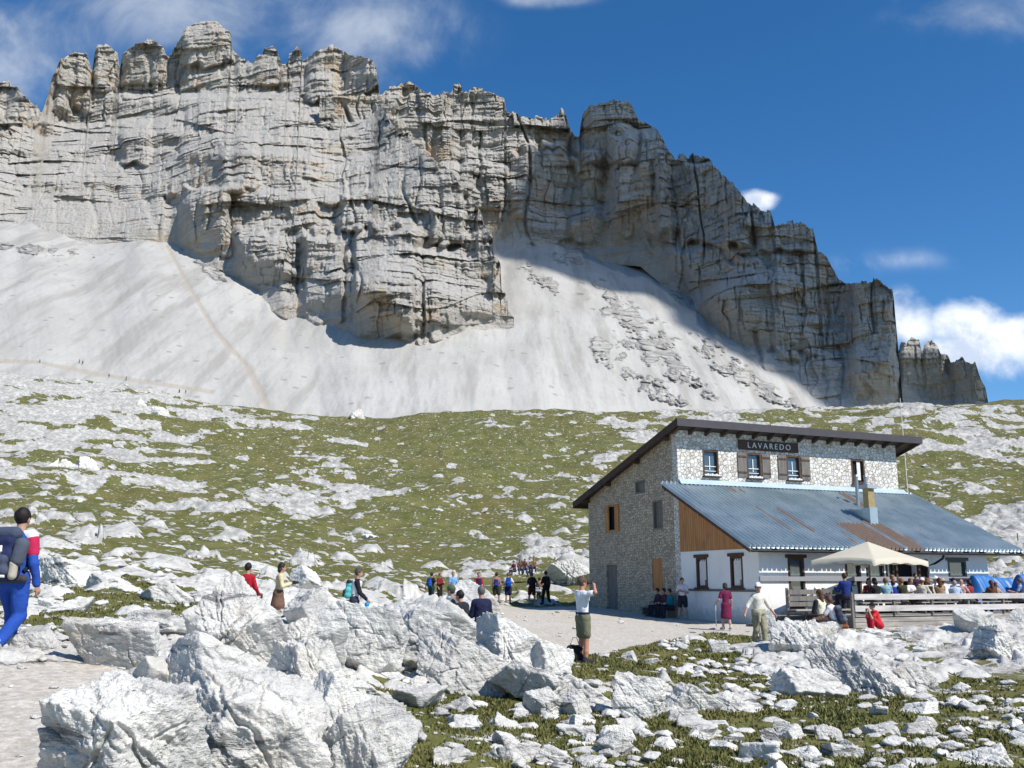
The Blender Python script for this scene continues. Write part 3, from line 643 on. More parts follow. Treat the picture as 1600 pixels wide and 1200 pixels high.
# a fair-weather cloud out of frame, high on the sun's side: its shade lies on the right-hand wall
def build_cloud():
    # outline of the shaded area on the wall, as seen in the photo
    px = [830, 850, 905, 950, 1002, 1030, 1200, 1330, 1460, 1460, 1420, 1340, 1240, 1150, 1080, 1010, 950, 880, 800, 795]; py = [330, 240, 226, 226, 190, 150, 220, 330, 430, 650, 625, 590, 560, 520, 470, 440, 455, 420, 400, 370]
    L = 1500.; A_, E_, Y_ = WALL_B; PX, PY = proj(A_, E_); m = poly_sdf(PX, PY, np.stack([px, py], 1)) < 0
    W = np.stack([A_[m] * Y_[m], Y_[m], E_[m] * Y_[m]], 1); gx, gy = [q.ravel() for q in np.meshgrid(np.arange(800, 1240, 3.), np.arange(380, 560, 3.))]
    m = poly_sdf(gx, gy, np.stack([px, py], 1)) < 0; a, e = ae(gx[m], gy[m]); k = e < interp(a, TOER); a, e = a[k], e[k]; Y = talusY(a, e)
    cx_, cy_ = [q.ravel() for q in np.meshgrid(np.arange(1395, 1560, 3.), np.arange(525, 650, 3.))]; a2, e2 = ae(cx_, cy_)
    W = np.concatenate([W, np.stack([a * Y, Y, e * Y], 1), np.stack([a2 * 945, a2 * 0 + 945, e2 * 945], 1)]) + SUN * L; c = (W.min(0) + W.max(0)) / 2
    ux = np.array([1., 0, 0]); ux -= SUN * ux.dot(SUN); ux /= np.linalg.norm(ux); uy = np.cross(SUN, ux)
    g = np.linspace(-450, 450, 200); X, Yg = np.meshgrid(g, g, indexing='ij'); st = g[1] - g[0]
    i_ = np.clip(((W - c) @ ux - g[0]) / st, 0, 199).astype(int); j_ = np.clip(((W - c) @ uy - g[0]) / st, 0, 199).astype(int)
    occ = np.zeros(X.shape); occ[i_, j_] = 1
    for _ in range(3): occ = np.maximum.reduce([np.roll(occ, q, ax) for q in (-1, 0, 1) for ax in (0, 1)])
    for _ in range(10): occ = sum(np.roll(occ, q, ax) for q in (-1, 0, 1) for ax in (0, 1)) / 6
    d = (occ - .5) * 60 + 7 * fbm2(X / 40, Yg / 40, 4, 900)
    keep = d > 0
    th = np.sqrt(np.clip(d, 0, 120)) * 8 * (1 + .4 * fbm2(X / 40, Yg / 40, 4, 901))
    idx = -np.ones(X.shape, int); ii = np.argwhere(keep); idx[keep] = np.arange(len(ii))
    base = c + X[keep][:, None] * ux + Yg[keep][:, None] * uy
    n = len(ii); V = np.concatenate([base + SUN * th[keep][:, None] * .8, base - SUN * th[keep][:, None] * .4])
    q = keep[:-1, :-1] & keep[1:, :-1] & keep[1:, 1:] & keep[:-1, 1:]
    Fq = np.stack([idx[:-1, :-1][q], idx[1:, :-1][q], idx[1:, 1:][q], idx[:-1, 1:][q]], 1)
    m, nn = newmat('cloud_vapour'); d_ = nn.n('ShaderNodeBsdfDiffuse'); d_.inputs[0].default_value = (.9, .9, .92, 1); t_ = nn.n('ShaderNodeBsdfTransparent')
    mx = nn.n('ShaderNodeMixShader'); nn.put(mx.inputs[0], nn.math('ADD', .57, nn.math('MULTIPLY', nn.noise(nn.pos(), .012, 4), .35)))
    o_ = nn.n('ShaderNodeOutputMaterial'); l = nn.t.links; l.new(t_.outputs[0], mx.inputs[1]); l.new(d_.outputs[0], mx.inputs[2]); l.new(mx.outputs[0], o_.inputs[0])
    tag(mesh_np('cloud', V, np.concatenate([Fq, Fq[:, ::-1] + n]), m), kind='stuff')
build_cloud()
# ------------------------------------------------------------------ boulders
_ico = {}
def ico(n):
    if n not in _ico:
        bm = bmesh.new(); bmesh.ops.create_icosphere(bm, subdivisions=n, radius=1)
        bm.verts.ensure_lookup_table()
        _ico[n] = (np.array([v.co[:] for v in bm.verts]), np.array([[v.index for v in f.verts] for f in bm.faces])); bm.free()
    V, Fc = _ico[n]; return V.copy(), Fc
def rock_shape(seed, sub, scale, planes=13, rough=1., bed=None, size=1.):
    """angular boulder: a sphere cut by planes, split along tilted beds, roughened; scale = half extents in metres"""
    rg = np.random.default_rng(seed); V, Fc = ico(sub); planes = max(2, int(planes * .3))
    Qm, _ = np.linalg.qr(rg.normal(size=(3, 3)) * .55 + np.eye(3)); nb = np.concatenate([Qm.T, -Qm.T]) + rg.normal(size=(6, 3)) * .16
    nn = np.concatenate([nb, rg.normal(size=(planes, 3))]); nn /= np.linalg.norm(nn, axis=1)[:, None]
    d = np.concatenate([rg.uniform(.42, .74, 6), rg.uniform(.74, 1.0, planes)])
    dt = V @ nn.T; r = np.where(dt > .05, d / np.maximum(dt, .05), 9)
    r = np.minimum(-np.log(np.exp(-60 * r).sum(1) + 1e-30) / 60, 1.5)
    P = V * r[:, None] * np.array(scale); ms = float(np.mean(scale)); k = 1 / ms
    b = np.array(bed if bed else (.5, .3, .8)); b /= np.linalg.norm(b)
    t = P @ b * k * 2.6 + .6 * noise3(*(P.T * k * .9), seed + 5)
    fr = t - np.floor(t); step = sst(0, .22, fr) * .75 - fr * .5
    bb = P @ b; T = P - bb[:, None] * b; disp = .07 * fbm3(*(P.T * k * 1.2), 3, seed) + .035 * rough * fbm3(*((T * 1.1 + bb[:, None] * b * 6.) * k).T, 4, seed + 21, .6) + .030 * rough * fbm3(*(P.T * k * 4.5), 5, seed + 1, .62) + .06 * rough * step
    for i in range(9):                                             # straight fissures
        fn = rg.normal(size=3); fn /= np.linalg.norm(fn); o_ = rg.uniform(-.45, .45); t = np.abs(P @ fn * k + o_ + .10 * fbm3(*(P.T * k * 2.2), 3, seed + 30 + i))
        disp -= (.085 if i < 3 else .04) * rough * sst(.035, 0, t) * sst(-.15, .2, noise3(*(P.T * k * 1.1), seed + 40 + i))
    disp += .034 * rough * fbm3(*(P.T * 6.), 5, seed + 2, .65)
    P = P + V * disp[:, None] * ms
    return P, Fc
BOULDER = []      # (centre, radius) of everything large, so that stones are not strewn into it
def boulder(seed, x0, y0, x1, y1, Y, label, depth=.7, rz=0, tilt=0, sub=6, planes=13, rough=1., sink=.3, bed=None, cat='boulder', group=None):
    """x0..y1 is roughly where the stone stands in the photo, Y its distance in metres"""
    cx = (x0 + x1) / 2; s = Y / F * 1.02
    hw = (x1 - x0) / 2 * s; top = at(cx, y0, Y); bot = at(cx, y1, Y)
    h = (top[2] - bot[2]) / 2 * (1 + sink); c = np.array([top[0], Y + hw * depth * .3, top[2] - h])
    P, Fc = rock_shape(seed, sub, (hw * 1.12, hw * depth, h * 1.1), planes, rough, bed)
    a = R(tilt); ca, sa = math.cos(a), math.sin(a)
    P = np.stack([P[:, 0] * ca - P[:, 2] * sa, P[:, 1], P[:, 0] * sa + P[:, 2] * ca], 1)
    z_ = R(rz); P = np.stack([P[:, 0] * math.cos(z_) - P[:, 1] * math.sin(z_), P[:, 0] * math.sin(z_) + P[:, 1] * math.cos(z_), P[:, 2]], 1)
    for _ in range(3):                                             # bring it to the size and place it has in the photo
        Q = P + c; qx, qy = proj(Q[:, 0] / Q[:, 1], Q[:, 2] / Q[:, 1])
        if _ == 0: P[:, 0] *= (x1 - x0) / (qx.max() - qx.min())
        else: c[0] += ((x0 + x1) / 2 - (qx.max() + qx.min()) / 2) * s
        c[2] += (qy.min() - y0) * s
    gb = float(ground_base(np.array([c[0]]), np.array([c[1]]))[0]); lo = c[2] + P[:, 2].min()
    if lo > gb - .08: P[:, 2] = P[:, 2].max() - (P[:, 2].max() - P[:, 2]) * (c[2] + P[:, 2].max() - gb + .15) / (P[:, 2].max() - P[:, 2].min())
    o = mesh_np('boulder', P, Fc, M_ROCK); o.location = c.tolist()
    BOULDER.append((c[0], c[1], hw)); return tag(o, label, cat, group)
for a in [
    (1, 60, 1045, 330, 1290, 6.9, 'huge ribbed white slab at the bottom left beside the gravel path', .9, 12, 8, 7, 36, 1.3, .1, (.8, .1, .5)),
    (2, 235, 1022, 520, 1260, 8.0, 'long smooth white slab sloping down to the right in the bottom left rocks', .8, -10, -28, 7, 26, 1.1, .15, (.3, .1, .9)),
    (3, 468, 1080, 660, 1260, 8.2, 'squarish grey streaked block with cracked right edge at the bottom left', .8, 8, -6, 7, 30, 1.4, .1, (.9, .2, .3)),
    (4, 410, 1052, 500, 1130, 9.4, 'angular white rock wedged between the long slab and the cracked block', .8, 0, -20, 6, 9, .9),
    (5, 480, 1045, 590, 1105, 10.2, 'pale triangular rock above the cracked squarish block', .8, 0, -18, 6, 9, .9),
    (6, 96, 963, 250, 1040, 11.6, 'flat topped boulder with shaded underside standing at the end of the gravel path', .6, 0, -4, 7, 10, .9, .2, (.2, .2, .9)),
    (7, 285, 892, 455, 1030, 13.5, 'tallest white outcrop of the left foreground with grey pitted left side', .9, 0, -26, 7, 13, 1., .1, (.4, .2, .8)),
    (8, 255, 985, 430, 1100, 10.8, 'broad pale rock below the tallest left outcrop', .8, 15, -14, 7, 12, .8, .2),
    (9, 415, 995, 550, 1062, 12.5, 'cluster of rounded white blocks with dark gap below it', .7, 0, -8, 7, 16, 1.3, .2),
    (10, 440, 940, 545, 1035, 14.5, 'pointed grey rock leaning right beside the tallest left outcrop', .7, 0, -35, 6, 9, .9),
    (11, 515, 938, 640, 1035, 15.5, 'smooth white slab like a shield in the middle of the left rocks', .6, 0, -20, 7, 9, .6, .2),
    (12, 610, 950, 705, 1020, 17.5, 'fractured grey rock between the shield slab and the long ridge', .8, 0, 10, 6, 14, 1.3),
    (13, 560, 928, 770, 1000, 20.5, 'broad whitish hump in front of the three seated people', .6, 0, 2, 6, 12, .8),
    (14, 650, 975, 800, 1075, 16., 'big rounded white rock with a dark shaded foot in the central ridge', .7, 0, -10, 7, 12, .9, .2),
    (15, 740, 955, 860, 1045, 17.5, 'cracked white rock on top of the central ridge', .7, 0, -22, 7, 13, 1.1, .2),
    (16, 815, 1000, 898, 1075, 17.5, 'last white rock of the central ridge behind the man in khaki shorts', .7, 0, -32, 6, 12, 1.),
    (17, 760, 1030, 900, 1095, 15.5, 'low jagged rocks at the foot of the central ridge', .7, 0, -20, 6, 14, 1.2),
    (18, 850, 1052, 965, 1115, 15.5, 'white ridge rock between the central ridge and the dark sided block', .7, 0, -18, 6, 12, 1.),
    (19, 955, 1048, 1045, 1130, 14.2, 'tall white block with a dark grey left face in the centre foreground', .7, 0, -22, 7, 10, 1., .2),
    (20, 1030, 1065, 1130, 1120, 15.0, 'rough grey rock right of the block with the dark face', .7, 0, -6, 6, 13, 1.2),
    (21, 1100, 1078, 1195, 1128, 15.2, 'pale hummock of rock at the left end of the turf terrace', .7, 0, 0, 6, 13, 1.1),
    (22, 815, 1072, 880, 1112, 14.2, 'small white block at the left end of a row under the ridge', .7, 0, 5, 6, 11, .9),
    (23, 870, 1075, 925, 1112, 14.2, 'small white block at the right end of a row under the ridge', .7, 0, -5, 6, 11, .9),
    (24, 748, 1112, 820, 1168, 12.6, 'elongated white stone lying tilted in dark grass', .6, 20, -32, 6, 10, .8),
    (25, 725, 1160, 865, 1235, 10.6, 'white rock cut by the bottom edge left of centre', .7, 0, 8, 6, 12, .9),
    (26, 868, 1130, 935, 1165, 12.3, 'low two humped white stone in the turf', .6, 0, -6, 6, 12, 1.),
    (27, 880, 1155, 930, 1190, 11.4, 'grey ribbed stone leaning left of the curved rib', .6, 0, -18, 6, 10, 1.),
    (28, 935, 1130, 995, 1200, 11.6, 'curved white rib of rock rising from the grass at the bottom', .5, 0, -52, 6, 10, .7),
    (29, 1005, 1142, 1050, 1172, 12.2, 'fist shaped white rock in the turf right of the curved rib', .7, 0, 0, 6, 12, 1.),
    (30, 1110, 1150, 1160, 1185, 12.0, 'white rock on yellowish turf at the bottom centre right', .7, 0, 0, 6, 11, .9),
    (31, 1200, 1130, 1265, 1165, 12.6, 'pale rounded rock in front of the turf hollow', .7, 0, -8, 6, 11, .9),
    (32, 1225, 1165, 1285, 1210, 11.2, 'smooth egg shaped white stone at the bottom right', .7, 0, -14, 6, 9, .6),
    (33, 1280, 1160, 1350, 1210, 11.4, 'rough white stone right of the egg shaped stone', .7, 0, 0, 6, 12, 1.1),
    (34, 1345, 1128, 1410, 1158, 13., 'two low white stones grown together in the turf', .7, 0, 0, 6, 12, 1.1),
    (35, 1405, 1150, 1500, 1195, 12.2, 'long white ledge rising from the turf near the bottom right', .6, 0, -14, 6, 12, 1.),
    (36, 1470, 1160, 1600, 1225, 11.2, 'wide pale ledge filling the bottom right corner', .7, 0, -10, 7, 12, 1.),
    (37, 1425, 1118, 1465, 1150, 13.2, 'small upright white stone at the right turf edge', .7, 0, 0, 5, 11, 1.),
    (38, 1570, 1122, 1600, 1142, 13.6, 'small white stone at the right frame edge in the turf', .7, 0, 0, 5, 11, 1.),
    (39, 1200, 964, 1310, 1030, 25.5, 'grey streaked outcrop below the two seated women', .8, 0, -18, 7, 34, 1.7, .3, (.7, 0, .6)),
    (40, 1255, 1000, 1345, 1065, 20.5, 'rounded grey outcrop with fan shaped cracks right of the path', .8, 0, -20, 7, 30, 1.7, .2, (.6, 0, .8)),
    (41, 1300, 1012, 1440, 1100, 18.0, 'large fan of grey ribbed rock above the turf hollow', .7, 0, -24, 7, 34, 1.9, .15, (.75, .1, .6)),
    (42, 1200, 1040, 1330, 1095, 17.5, 'low pale rock shelf left of the ribbed fan', .6, 0, -4, 6, 15, 1.4, .2),
    (43, 1395, 1030, 1470, 1085, 18.5, 'slanting white rib running down behind the ribbed fan', .5, 0, -38, 6, 12, 1.2),
    (44, 1515, 975, 1605, 1045, 23.5, 'big whitish outcrop at the right frame edge below the terrace', .7, 0, -26, 7, 14, 1.4, .2, (.6, .1, .7)),
    (45, 1425, 1000, 1475, 1025, 25.5, 'grey bush like lump of rock left of the right hand outcrop', .7, 0, 0, 6, 13, 1.3),
    (46, 1385, 985, 1425, 1010, 30., 'low pale stone in front of the red boy', .7, 0, 0, 6, 12, 1.1),
    (47, 1488, 948, 1555, 982, 31., 'smooth whitish boulder in front of the terrace boarding', .7, 0, -8, 6, 10, .7),
    (48, 1558, 950, 1612, 982, 31.5, 'moss backed boulder at the right end of the terrace', .7, 0, 14, 6, 10, .9),
    (49, 1340, 980, 1400, 1000, 30., 'long low stone the red boy sits on', .6, 0, 0, 5, 11, .9),
    (50, 443, 917, 526, 958, 24., 'flat blocky boulder with a grey left face behind the left outcrop', .7, 0, -4, 6, 9, .8),
    (51, 452, 882, 502, 922, 40., 'rounded white boulder beside the man in the cream jacket', .8, 0, 0, 6, 10, .8),
    (52, 0, 975, 108, 1040, 12., 'pale slabs lying behind the boots of the hiker in blue', .7, 0, -6, 6, 12, .9),
    (53, 60, 868, 165, 915, 27., 'white rock at the left of the row behind the blue hiker', .7, 0, -14, 6, 13, 1.1),
    (54, 130, 895, 225, 935, 25., 'middle rock of the row behind the blue hiker', .7, 0, -8, 6, 13, 1.1),
    (55, 215, 905, 305, 945, 23., 'right rock of the row behind the blue hiker', .7, 0, 4, 6, 13, 1.1),
    (56, 852, 872, 930, 905, 78., 'large pale outcrop just left of the stone hut', .7, 0, -8, 7, 30, 1.6, .3),
    (57, 690, 905, 785, 960, 44., 'whitish sloping slab behind the three seated people', .6, 0, -26, 6, 10, .8),
    (58, 50, 716, 100, 762, 200., 'left block of the three grey blocks on the far left slope', .8, 0, 0, 6, 34, 1.8),
    (59, 84, 716, 122, 754, 200., 'middle block of the three grey blocks on the far left slope', .8, 0, 0, 6, 34, 1.8),
    (60, 112, 712, 156, 748, 202., 'right block of the three grey blocks on the far left slope', .8, 0, 0, 6, 34, 1.8),
    (61, 206, 622, 230, 648, 330., 'dark sided pointed boulder below the scree on the left', .8, 0, 12, 6, 34, 1.8),
    (62, 236, 634, 268, 668, 325., 'column like block leaning right of the dark pointed boulder', .7, 0, 16, 6, 34, 1.8),
    (63, 178, 650, 226, 684, 320., 'fallen grey slab below the dark pointed boulder', .5, 0, 32, 6, 34, 1.8),
    (64, 135, 670, 168, 706, 310., 'ribbed slab standing on the left slope among rubble', .5, 0, -38, 5, 9, 1.2),
    (65, 545, 638, 572, 660, 385., 'lone pointed boulder at the foot of the scree', .8, 0, 0, 6, 34, 1.8),
    (66, 1180, 950, 1215, 968, 29., 'low grey stone beside the man with the white cap', .7, 0, 0, 5, 11, 1.),
    (67, 1050, 992, 1078, 1012, 27., 'grey stone in the grass at the edge of the gravel yard', .7, 0, 0, 5, 12, 1.1),
    (68, 1105, 998, 1138, 1014, 26., 'white stone in dark grass in front of the woman in purple', .7, 0, 0, 5, 11, .9),
    (69, 970, 1016, 996, 1032, 22., 'small pale stone in the grass right of the man in khaki shorts', .7, 0, 0, 5, 11, .9),
    (70, 698, 645, 880, 668, 395., 'dark undercut rock band along the meadow rim', .25, 0, -7, 6, 16, 1.4),
    (71, 845, 682, 985, 700, 330., 'grey rock step in the far meadow left of the hut roof', .25, 0, -3, 6, 16, 1.4),
    (72, 1450, 668, 1640, 690, 330., 'long grey rock step on the far slope right of the hut roof', .25, 0, -2, 6, 18, 1.4),
    (73, 1545, 880, 1660, 920, 75., 'slanting grey rock bank behind the terrace at the right', .6, 0, 20, 6, 13, 1.2),
]: boulder(*a)
def strew():
    tpl = []
    for k in range(9):
        P, Fc = rock_shape(200 + k, 5, (1., .8, .62), 11, 1.); me = mesh_np('boulder', P, Fc, M_ROCK); tpl.append(me)
    used = [False] * 9; rg = np.random.default_rng(3)
    zones = [((150, 660, 930, 1199), 62, (.14, .52), 'white angular stone wedged among the big left foreground boulders', 'stones between the left foreground boulders'),
             ((640, 960, 985, 1110), 24, (.12, .4), 'white angular stone along the central rock ridge', 'stones along the central ridge'),
             ((640, 1600, 1085, 1199), 50, (.10, .34), 'small white limestone stone lying in the foreground turf', 'small stones in the foreground turf'),
             ((380, 1600, 1000, 1085), 36, (.10, .32), 'small grey white stone between the big foreground outcrops', 'small stones between the outcrops'),
             ((60, 640, 840, 985), 34, (.15, .6), 'white stone on the grassy slope behind the left foreground rocks', 'stones on the left grassy slope'),
             ((0, 920, 700, 850), 13, (.4, 1.5), 'white boulder scattered on the far green slope left of the hut', 'boulders on the far slope left of the hut'),
             ((1440, 1600, 650, 900), 7, (.4, 1.6), 'white boulder scattered on the far slope right of the hut', 'boulders on the far slope right of the hut')]
    for (xa, xb, ya, yb), cnt, (s0, s1), lab, grp in zones:
        k = 0; tries = 0
        while k < cnt and tries < 3000:
            tries += 1
            px, py = rg.uniform(xa, xb), rg.uniform(ya, yb); p = hit(px, py)
            if lab.find('angular') < 0 and any((p[0] - b[0]) ** 2 + (p[1] - b[1]) ** 2 < (b[2] * .8) ** 2 for b in BOULDER): continue
            z, rk, gr = ground_full(p[:1], p[1:2]); u, v = hut_uv(p[0], p[1])
            if gr[0] > .3 or (-2 < u < 16 and -11 < v < 11): continue
            t = int(rg.integers(9)); o = tpl[t] if not used[t] else tpl[t].copy()
            if used[t]: C.objects.link(o)
            used[t] = True
            s = s0 * (s1 / s0) ** (rg.random() ** 1.6)
            o.location = (p[0], p[1], float(z[0]) + s * .12); o.scale = (s, s * rg.uniform(.7, 1.2), s * rg.uniform(.55, 1.))
            o.rotation_euler = (rg.uniform(-.3, .3), rg.uniform(-.3, .3), rg.uniform(0, 6.28)); tag(o, lab, 'stone', grp); k += 1
    for i, t in enumerate(tpl):
        if not used[i]: bpy.data.objects.remove(t)
strew()
def loose_stones():
    rg = np.random.default_rng(11); P0, F0 = rock_shape(300, 3, (1, .8, .6), 9, .8); VV = []; FF = []; b = 0
    n = 0
    r = np.exp(rg.uniform(math.log(8.5), math.log(48), 6800)); ph = rg.uniform(-.56, .56, 6800); x = r * np.sin(ph); y = r * np.cos(ph)
    z, rk, gr = ground_full(x, y); u, v = hut_uv(x, y); cl = fbm2(x / 3, y / 3, 3, 55)
    ok = (rg.random(6800) < np.where(gr > .4, .10, np.clip(.22 + 1.5 * cl, .02, 1))) & ~((u > -1.2) & (u < 15) & (v > -10.5) & (v < 10))
    for i in np.where(ok)[0]:
        s = (.03 + .15 * rg.random() ** 2.5) * (.75 + r[i] / 28) * (.5 if gr[i] > .4 else 1); a = rg.uniform(0, 6.28); q = P0 * (s, s * rg.uniform(.6, 1.2), s * rg.uniform(.5, 1))
        q = np.stack([q[:, 0] * math.cos(a) - q[:, 1] * math.sin(a), q[:, 0] * math.sin(a) + q[:, 1] * math.cos(a), q[:, 2]], 1)
        VV.append(q + (x[i], y[i], z[i] + s * .15)); FF.append(F0 + b); b += len(P0)
    tag(mesh_np('loose_stones', np.concatenate(VV), np.concatenate(FF), M_ROCK), kind='stuff')
loose_stones()
def grass():
    rg = np.random.default_rng(21); n = 420000
    r = np.exp(rg.uniform(math.log(7.), math.log(34), n)); ph = rg.uniform(-.57, .57, n); x = r * np.sin(ph); y = r * np.cos(ph)
    z, rk, gr = ground_full(x, y); tuft = fbm2(x / .5, y / .5, 3, 71) + .6 * fbm2(x / 3, y / 3, 2, 72)
    ok = (rk < .25) & (gr < .3) & (rg.random(n) < np.clip(.55 + tuft, .08, 1)); x, y, z, r, tuft = x[ok], y[ok], z[ok], r[ok], tuft[ok]; n = len(x)
    h = (.022 + .04 * rg.random(n) ** 2 + .035 * np.clip(tuft, 0, 1)) * (.8 + r / 60); wd = (.006 + .006 * rg.random(n)) * (.7 + r / 14)
    a = rg.uniform(0, 6.28, n); ca, sa = np.cos(a), np.sin(a); ln = rg.uniform(.1, .7, n) * h; b = rg.uniform(0, 6.28, n)
    B = np.stack([x, y, z - .01], 1); S = np.stack([ca, sa, 0 * a], 1) * wd[:, None]; L = np.stack([np.cos(b) * ln, np.sin(b) * ln, h], 1)
    V = np.stack([B - S, B + S, B + L * .55 + S * .7, B + L * .55 - S * .7], 1); T = B + L
    V = np.concatenate([V.reshape(-1, 3), T]); i = np.arange(n) * 4
    Q = np.concatenate([np.stack([i, i + 1, i + 2], 1), np.stack([i, i + 2, i + 3], 1), np.stack([i + 3, i + 2, np.arange(n) + 4 * n], 1)])
    v = rg.random(n); at_ = np.concatenate([np.repeat(v, 4), v])
    m, nn = newmat('grass_blades'); p = nn.pos(); c, _ = grass_color(nn, p)
    c = nn.mix(nn.math('MULTIPLY', nn.ss(nn.attr('tone'), .35, 1), .75), c, (.24, .22, .08)); bs = nn.out(c, .7, None, 0, .2)
    tag(mesh_np('grass', V, Q, m, attrs={'tone': at_}), kind='stuff')
grass()
# ------------------------------------------------------------------ the stone hut
HUT = empty('mountain_hut', HC, math.atan2(DF[1], DF[0]), 'stone mountain hut with dark sloping roof and white annex under corrugated metal', 'hut')
WR = 13.6      # length of the stone house along its front
def wtop(v): return 8.98 - (v + .72) * (8.98 - 5.87) / (9.9 + .72)       # underside of the main roof over the gable
def wall_panel(mb, axis, c0, c1, a0, a1, top, z0, holes):
    """wall between c0 and c1 (its thickness) along a0..a1, with openings; top(a) gives the upper edge"""
    xs = sorted({a0, a1, *[h[0] for h in holes], *[h[1] for h in holes]})
    P = (lambda a, c, z: (a, c, z)) if axis == 'u' else (lambda a, c, z: (c, a, z))
    for i in range(len(xs) - 1):
        l, r = xs[i], xs[i + 1]; hs = sorted([h for h in holes if h[0] <= l + 1e-6 and h[1] >= r - 1e-6], key=lambda h: h[2])
        z = z0; segs = []
        for h in hs: segs.append((z, h[2])); z = h[3]
        segs.append((z, None))
        for b, t in segs:
            tl, tr = (top(l), top(r)) if t is None else (t, t)
            if tl - b < 1e-4 and tr - b < 1e-4: continue
            mb.add([P(l, c0, b), P(r, c0, b), P(r, c1, b), P(l, c1, b), P(l, c0, tl), P(r, c0, tr), P(r, c1, tr), P(l, c1, tl)],
                   [(0, 3, 2, 1), (4, 5, 6, 7), (0, 1, 5, 4), (2, 3, 7, 6), (0, 4, 7, 3), (1, 2, 6, 5)])
F_H = [(1.42, 2.32, 6.58, 7.82), (3.97, 4.84, 6.58, 7.80), (6.36, 7.24, 6.58, 7.80), (10.5, 11.38, 6.58, 7.82)]
G_H = [(5.55, 7.1, 4.2, 5.6), (1.45, 2.3, 4.1, 5.5), (3.0, 3.92, 5.95, 6.6), (5.95, 7.1, -.2, 2.5), (1.6, 2.55, 1.2, 2.72)]
mb = MB(); wall_panel(mb, 'u', 0, .45, 0, WR, lambda a: wtop(0) - .06, -2, F_H); mb.build('front_wall', M_STONE_F, HUT)
mb = MB(); wall_panel(mb, 'v', 0, .45, .45, 9, wtop, -2, G_H); mb.build('gable_wall', M_STONE_G, HUT)
mb = MB(); wall_panel(mb, 'v', WR - .45, WR, .45, 9, wtop, -2, []); mb.build('gable_wall', M_STONE_G, HUT)
mb = MB(); mb.box(.45, WR - .45, 8.55, 9, -2, 5.9); mb.build('rear_wall', M_STONE_G, HUT)
# main roof: thick dark sheet, fascia, rafters and purlins under the eaves
def wroof(v): return 9.05 - (v + .74) * (9.05 - 5.95) / (9.95 + .74)
mb = MB(); mb.prism([(-.42, -.74, wroof(-.74)), (-.42, 9.95, wroof(9.95)), (-.42, 9.95, wroof(9.95) - .16), (-.42, -.74, wroof(-.74) - .16)], (15.1, 0, 0))
ROOF = mb.build('roof', M_MAINROOF, HUT)
mb = MB(); mb.box(-.46, 14.72, -.80, -.745, 8.74, 9.10); mb.build('fascia', M_FASCIA, ROOF)
for u0 in (-.475, 14.685):
    mb = MB(); mb.prism([(u0, -.74, 9.09), (u0, 9.98, wroof(9.98) + .04), (u0, 9.98, wroof(9.98) - .30), (u0, -.74, 8.75)], (.05, 0, 0)); mb.build('barge_board', M_DARKWOOD, ROOF)
mb = MB(); mb.box(-.40, 14.66, 9.955, 10.0, wroof(9.98) - .3, wroof(9.98) + .03); mb.build('rear_fascia', M_DARKWOOD, ROOF)
for k in range(17):
    u = -.28 + k * .925; mb = MB(); mb.prism([(u, -.70, wroof(-.70) - .165), (u, .0, wroof(0) - .165), (u, .0, wroof(0) - .36), (u, -.70, wroof(-.70) - .30)], (.14, 0, 0)); mb.build('rafter', M_DARKWOOD, ROOF)
for v in (.6, 3.4, 6.4, 8.8):
    mb = MB(); mb.box(-.38, .0, v, v + .18, wroof(v) - .40, wroof(v) - .19); mb.build('purlin', M_DARKWOOD, ROOF)
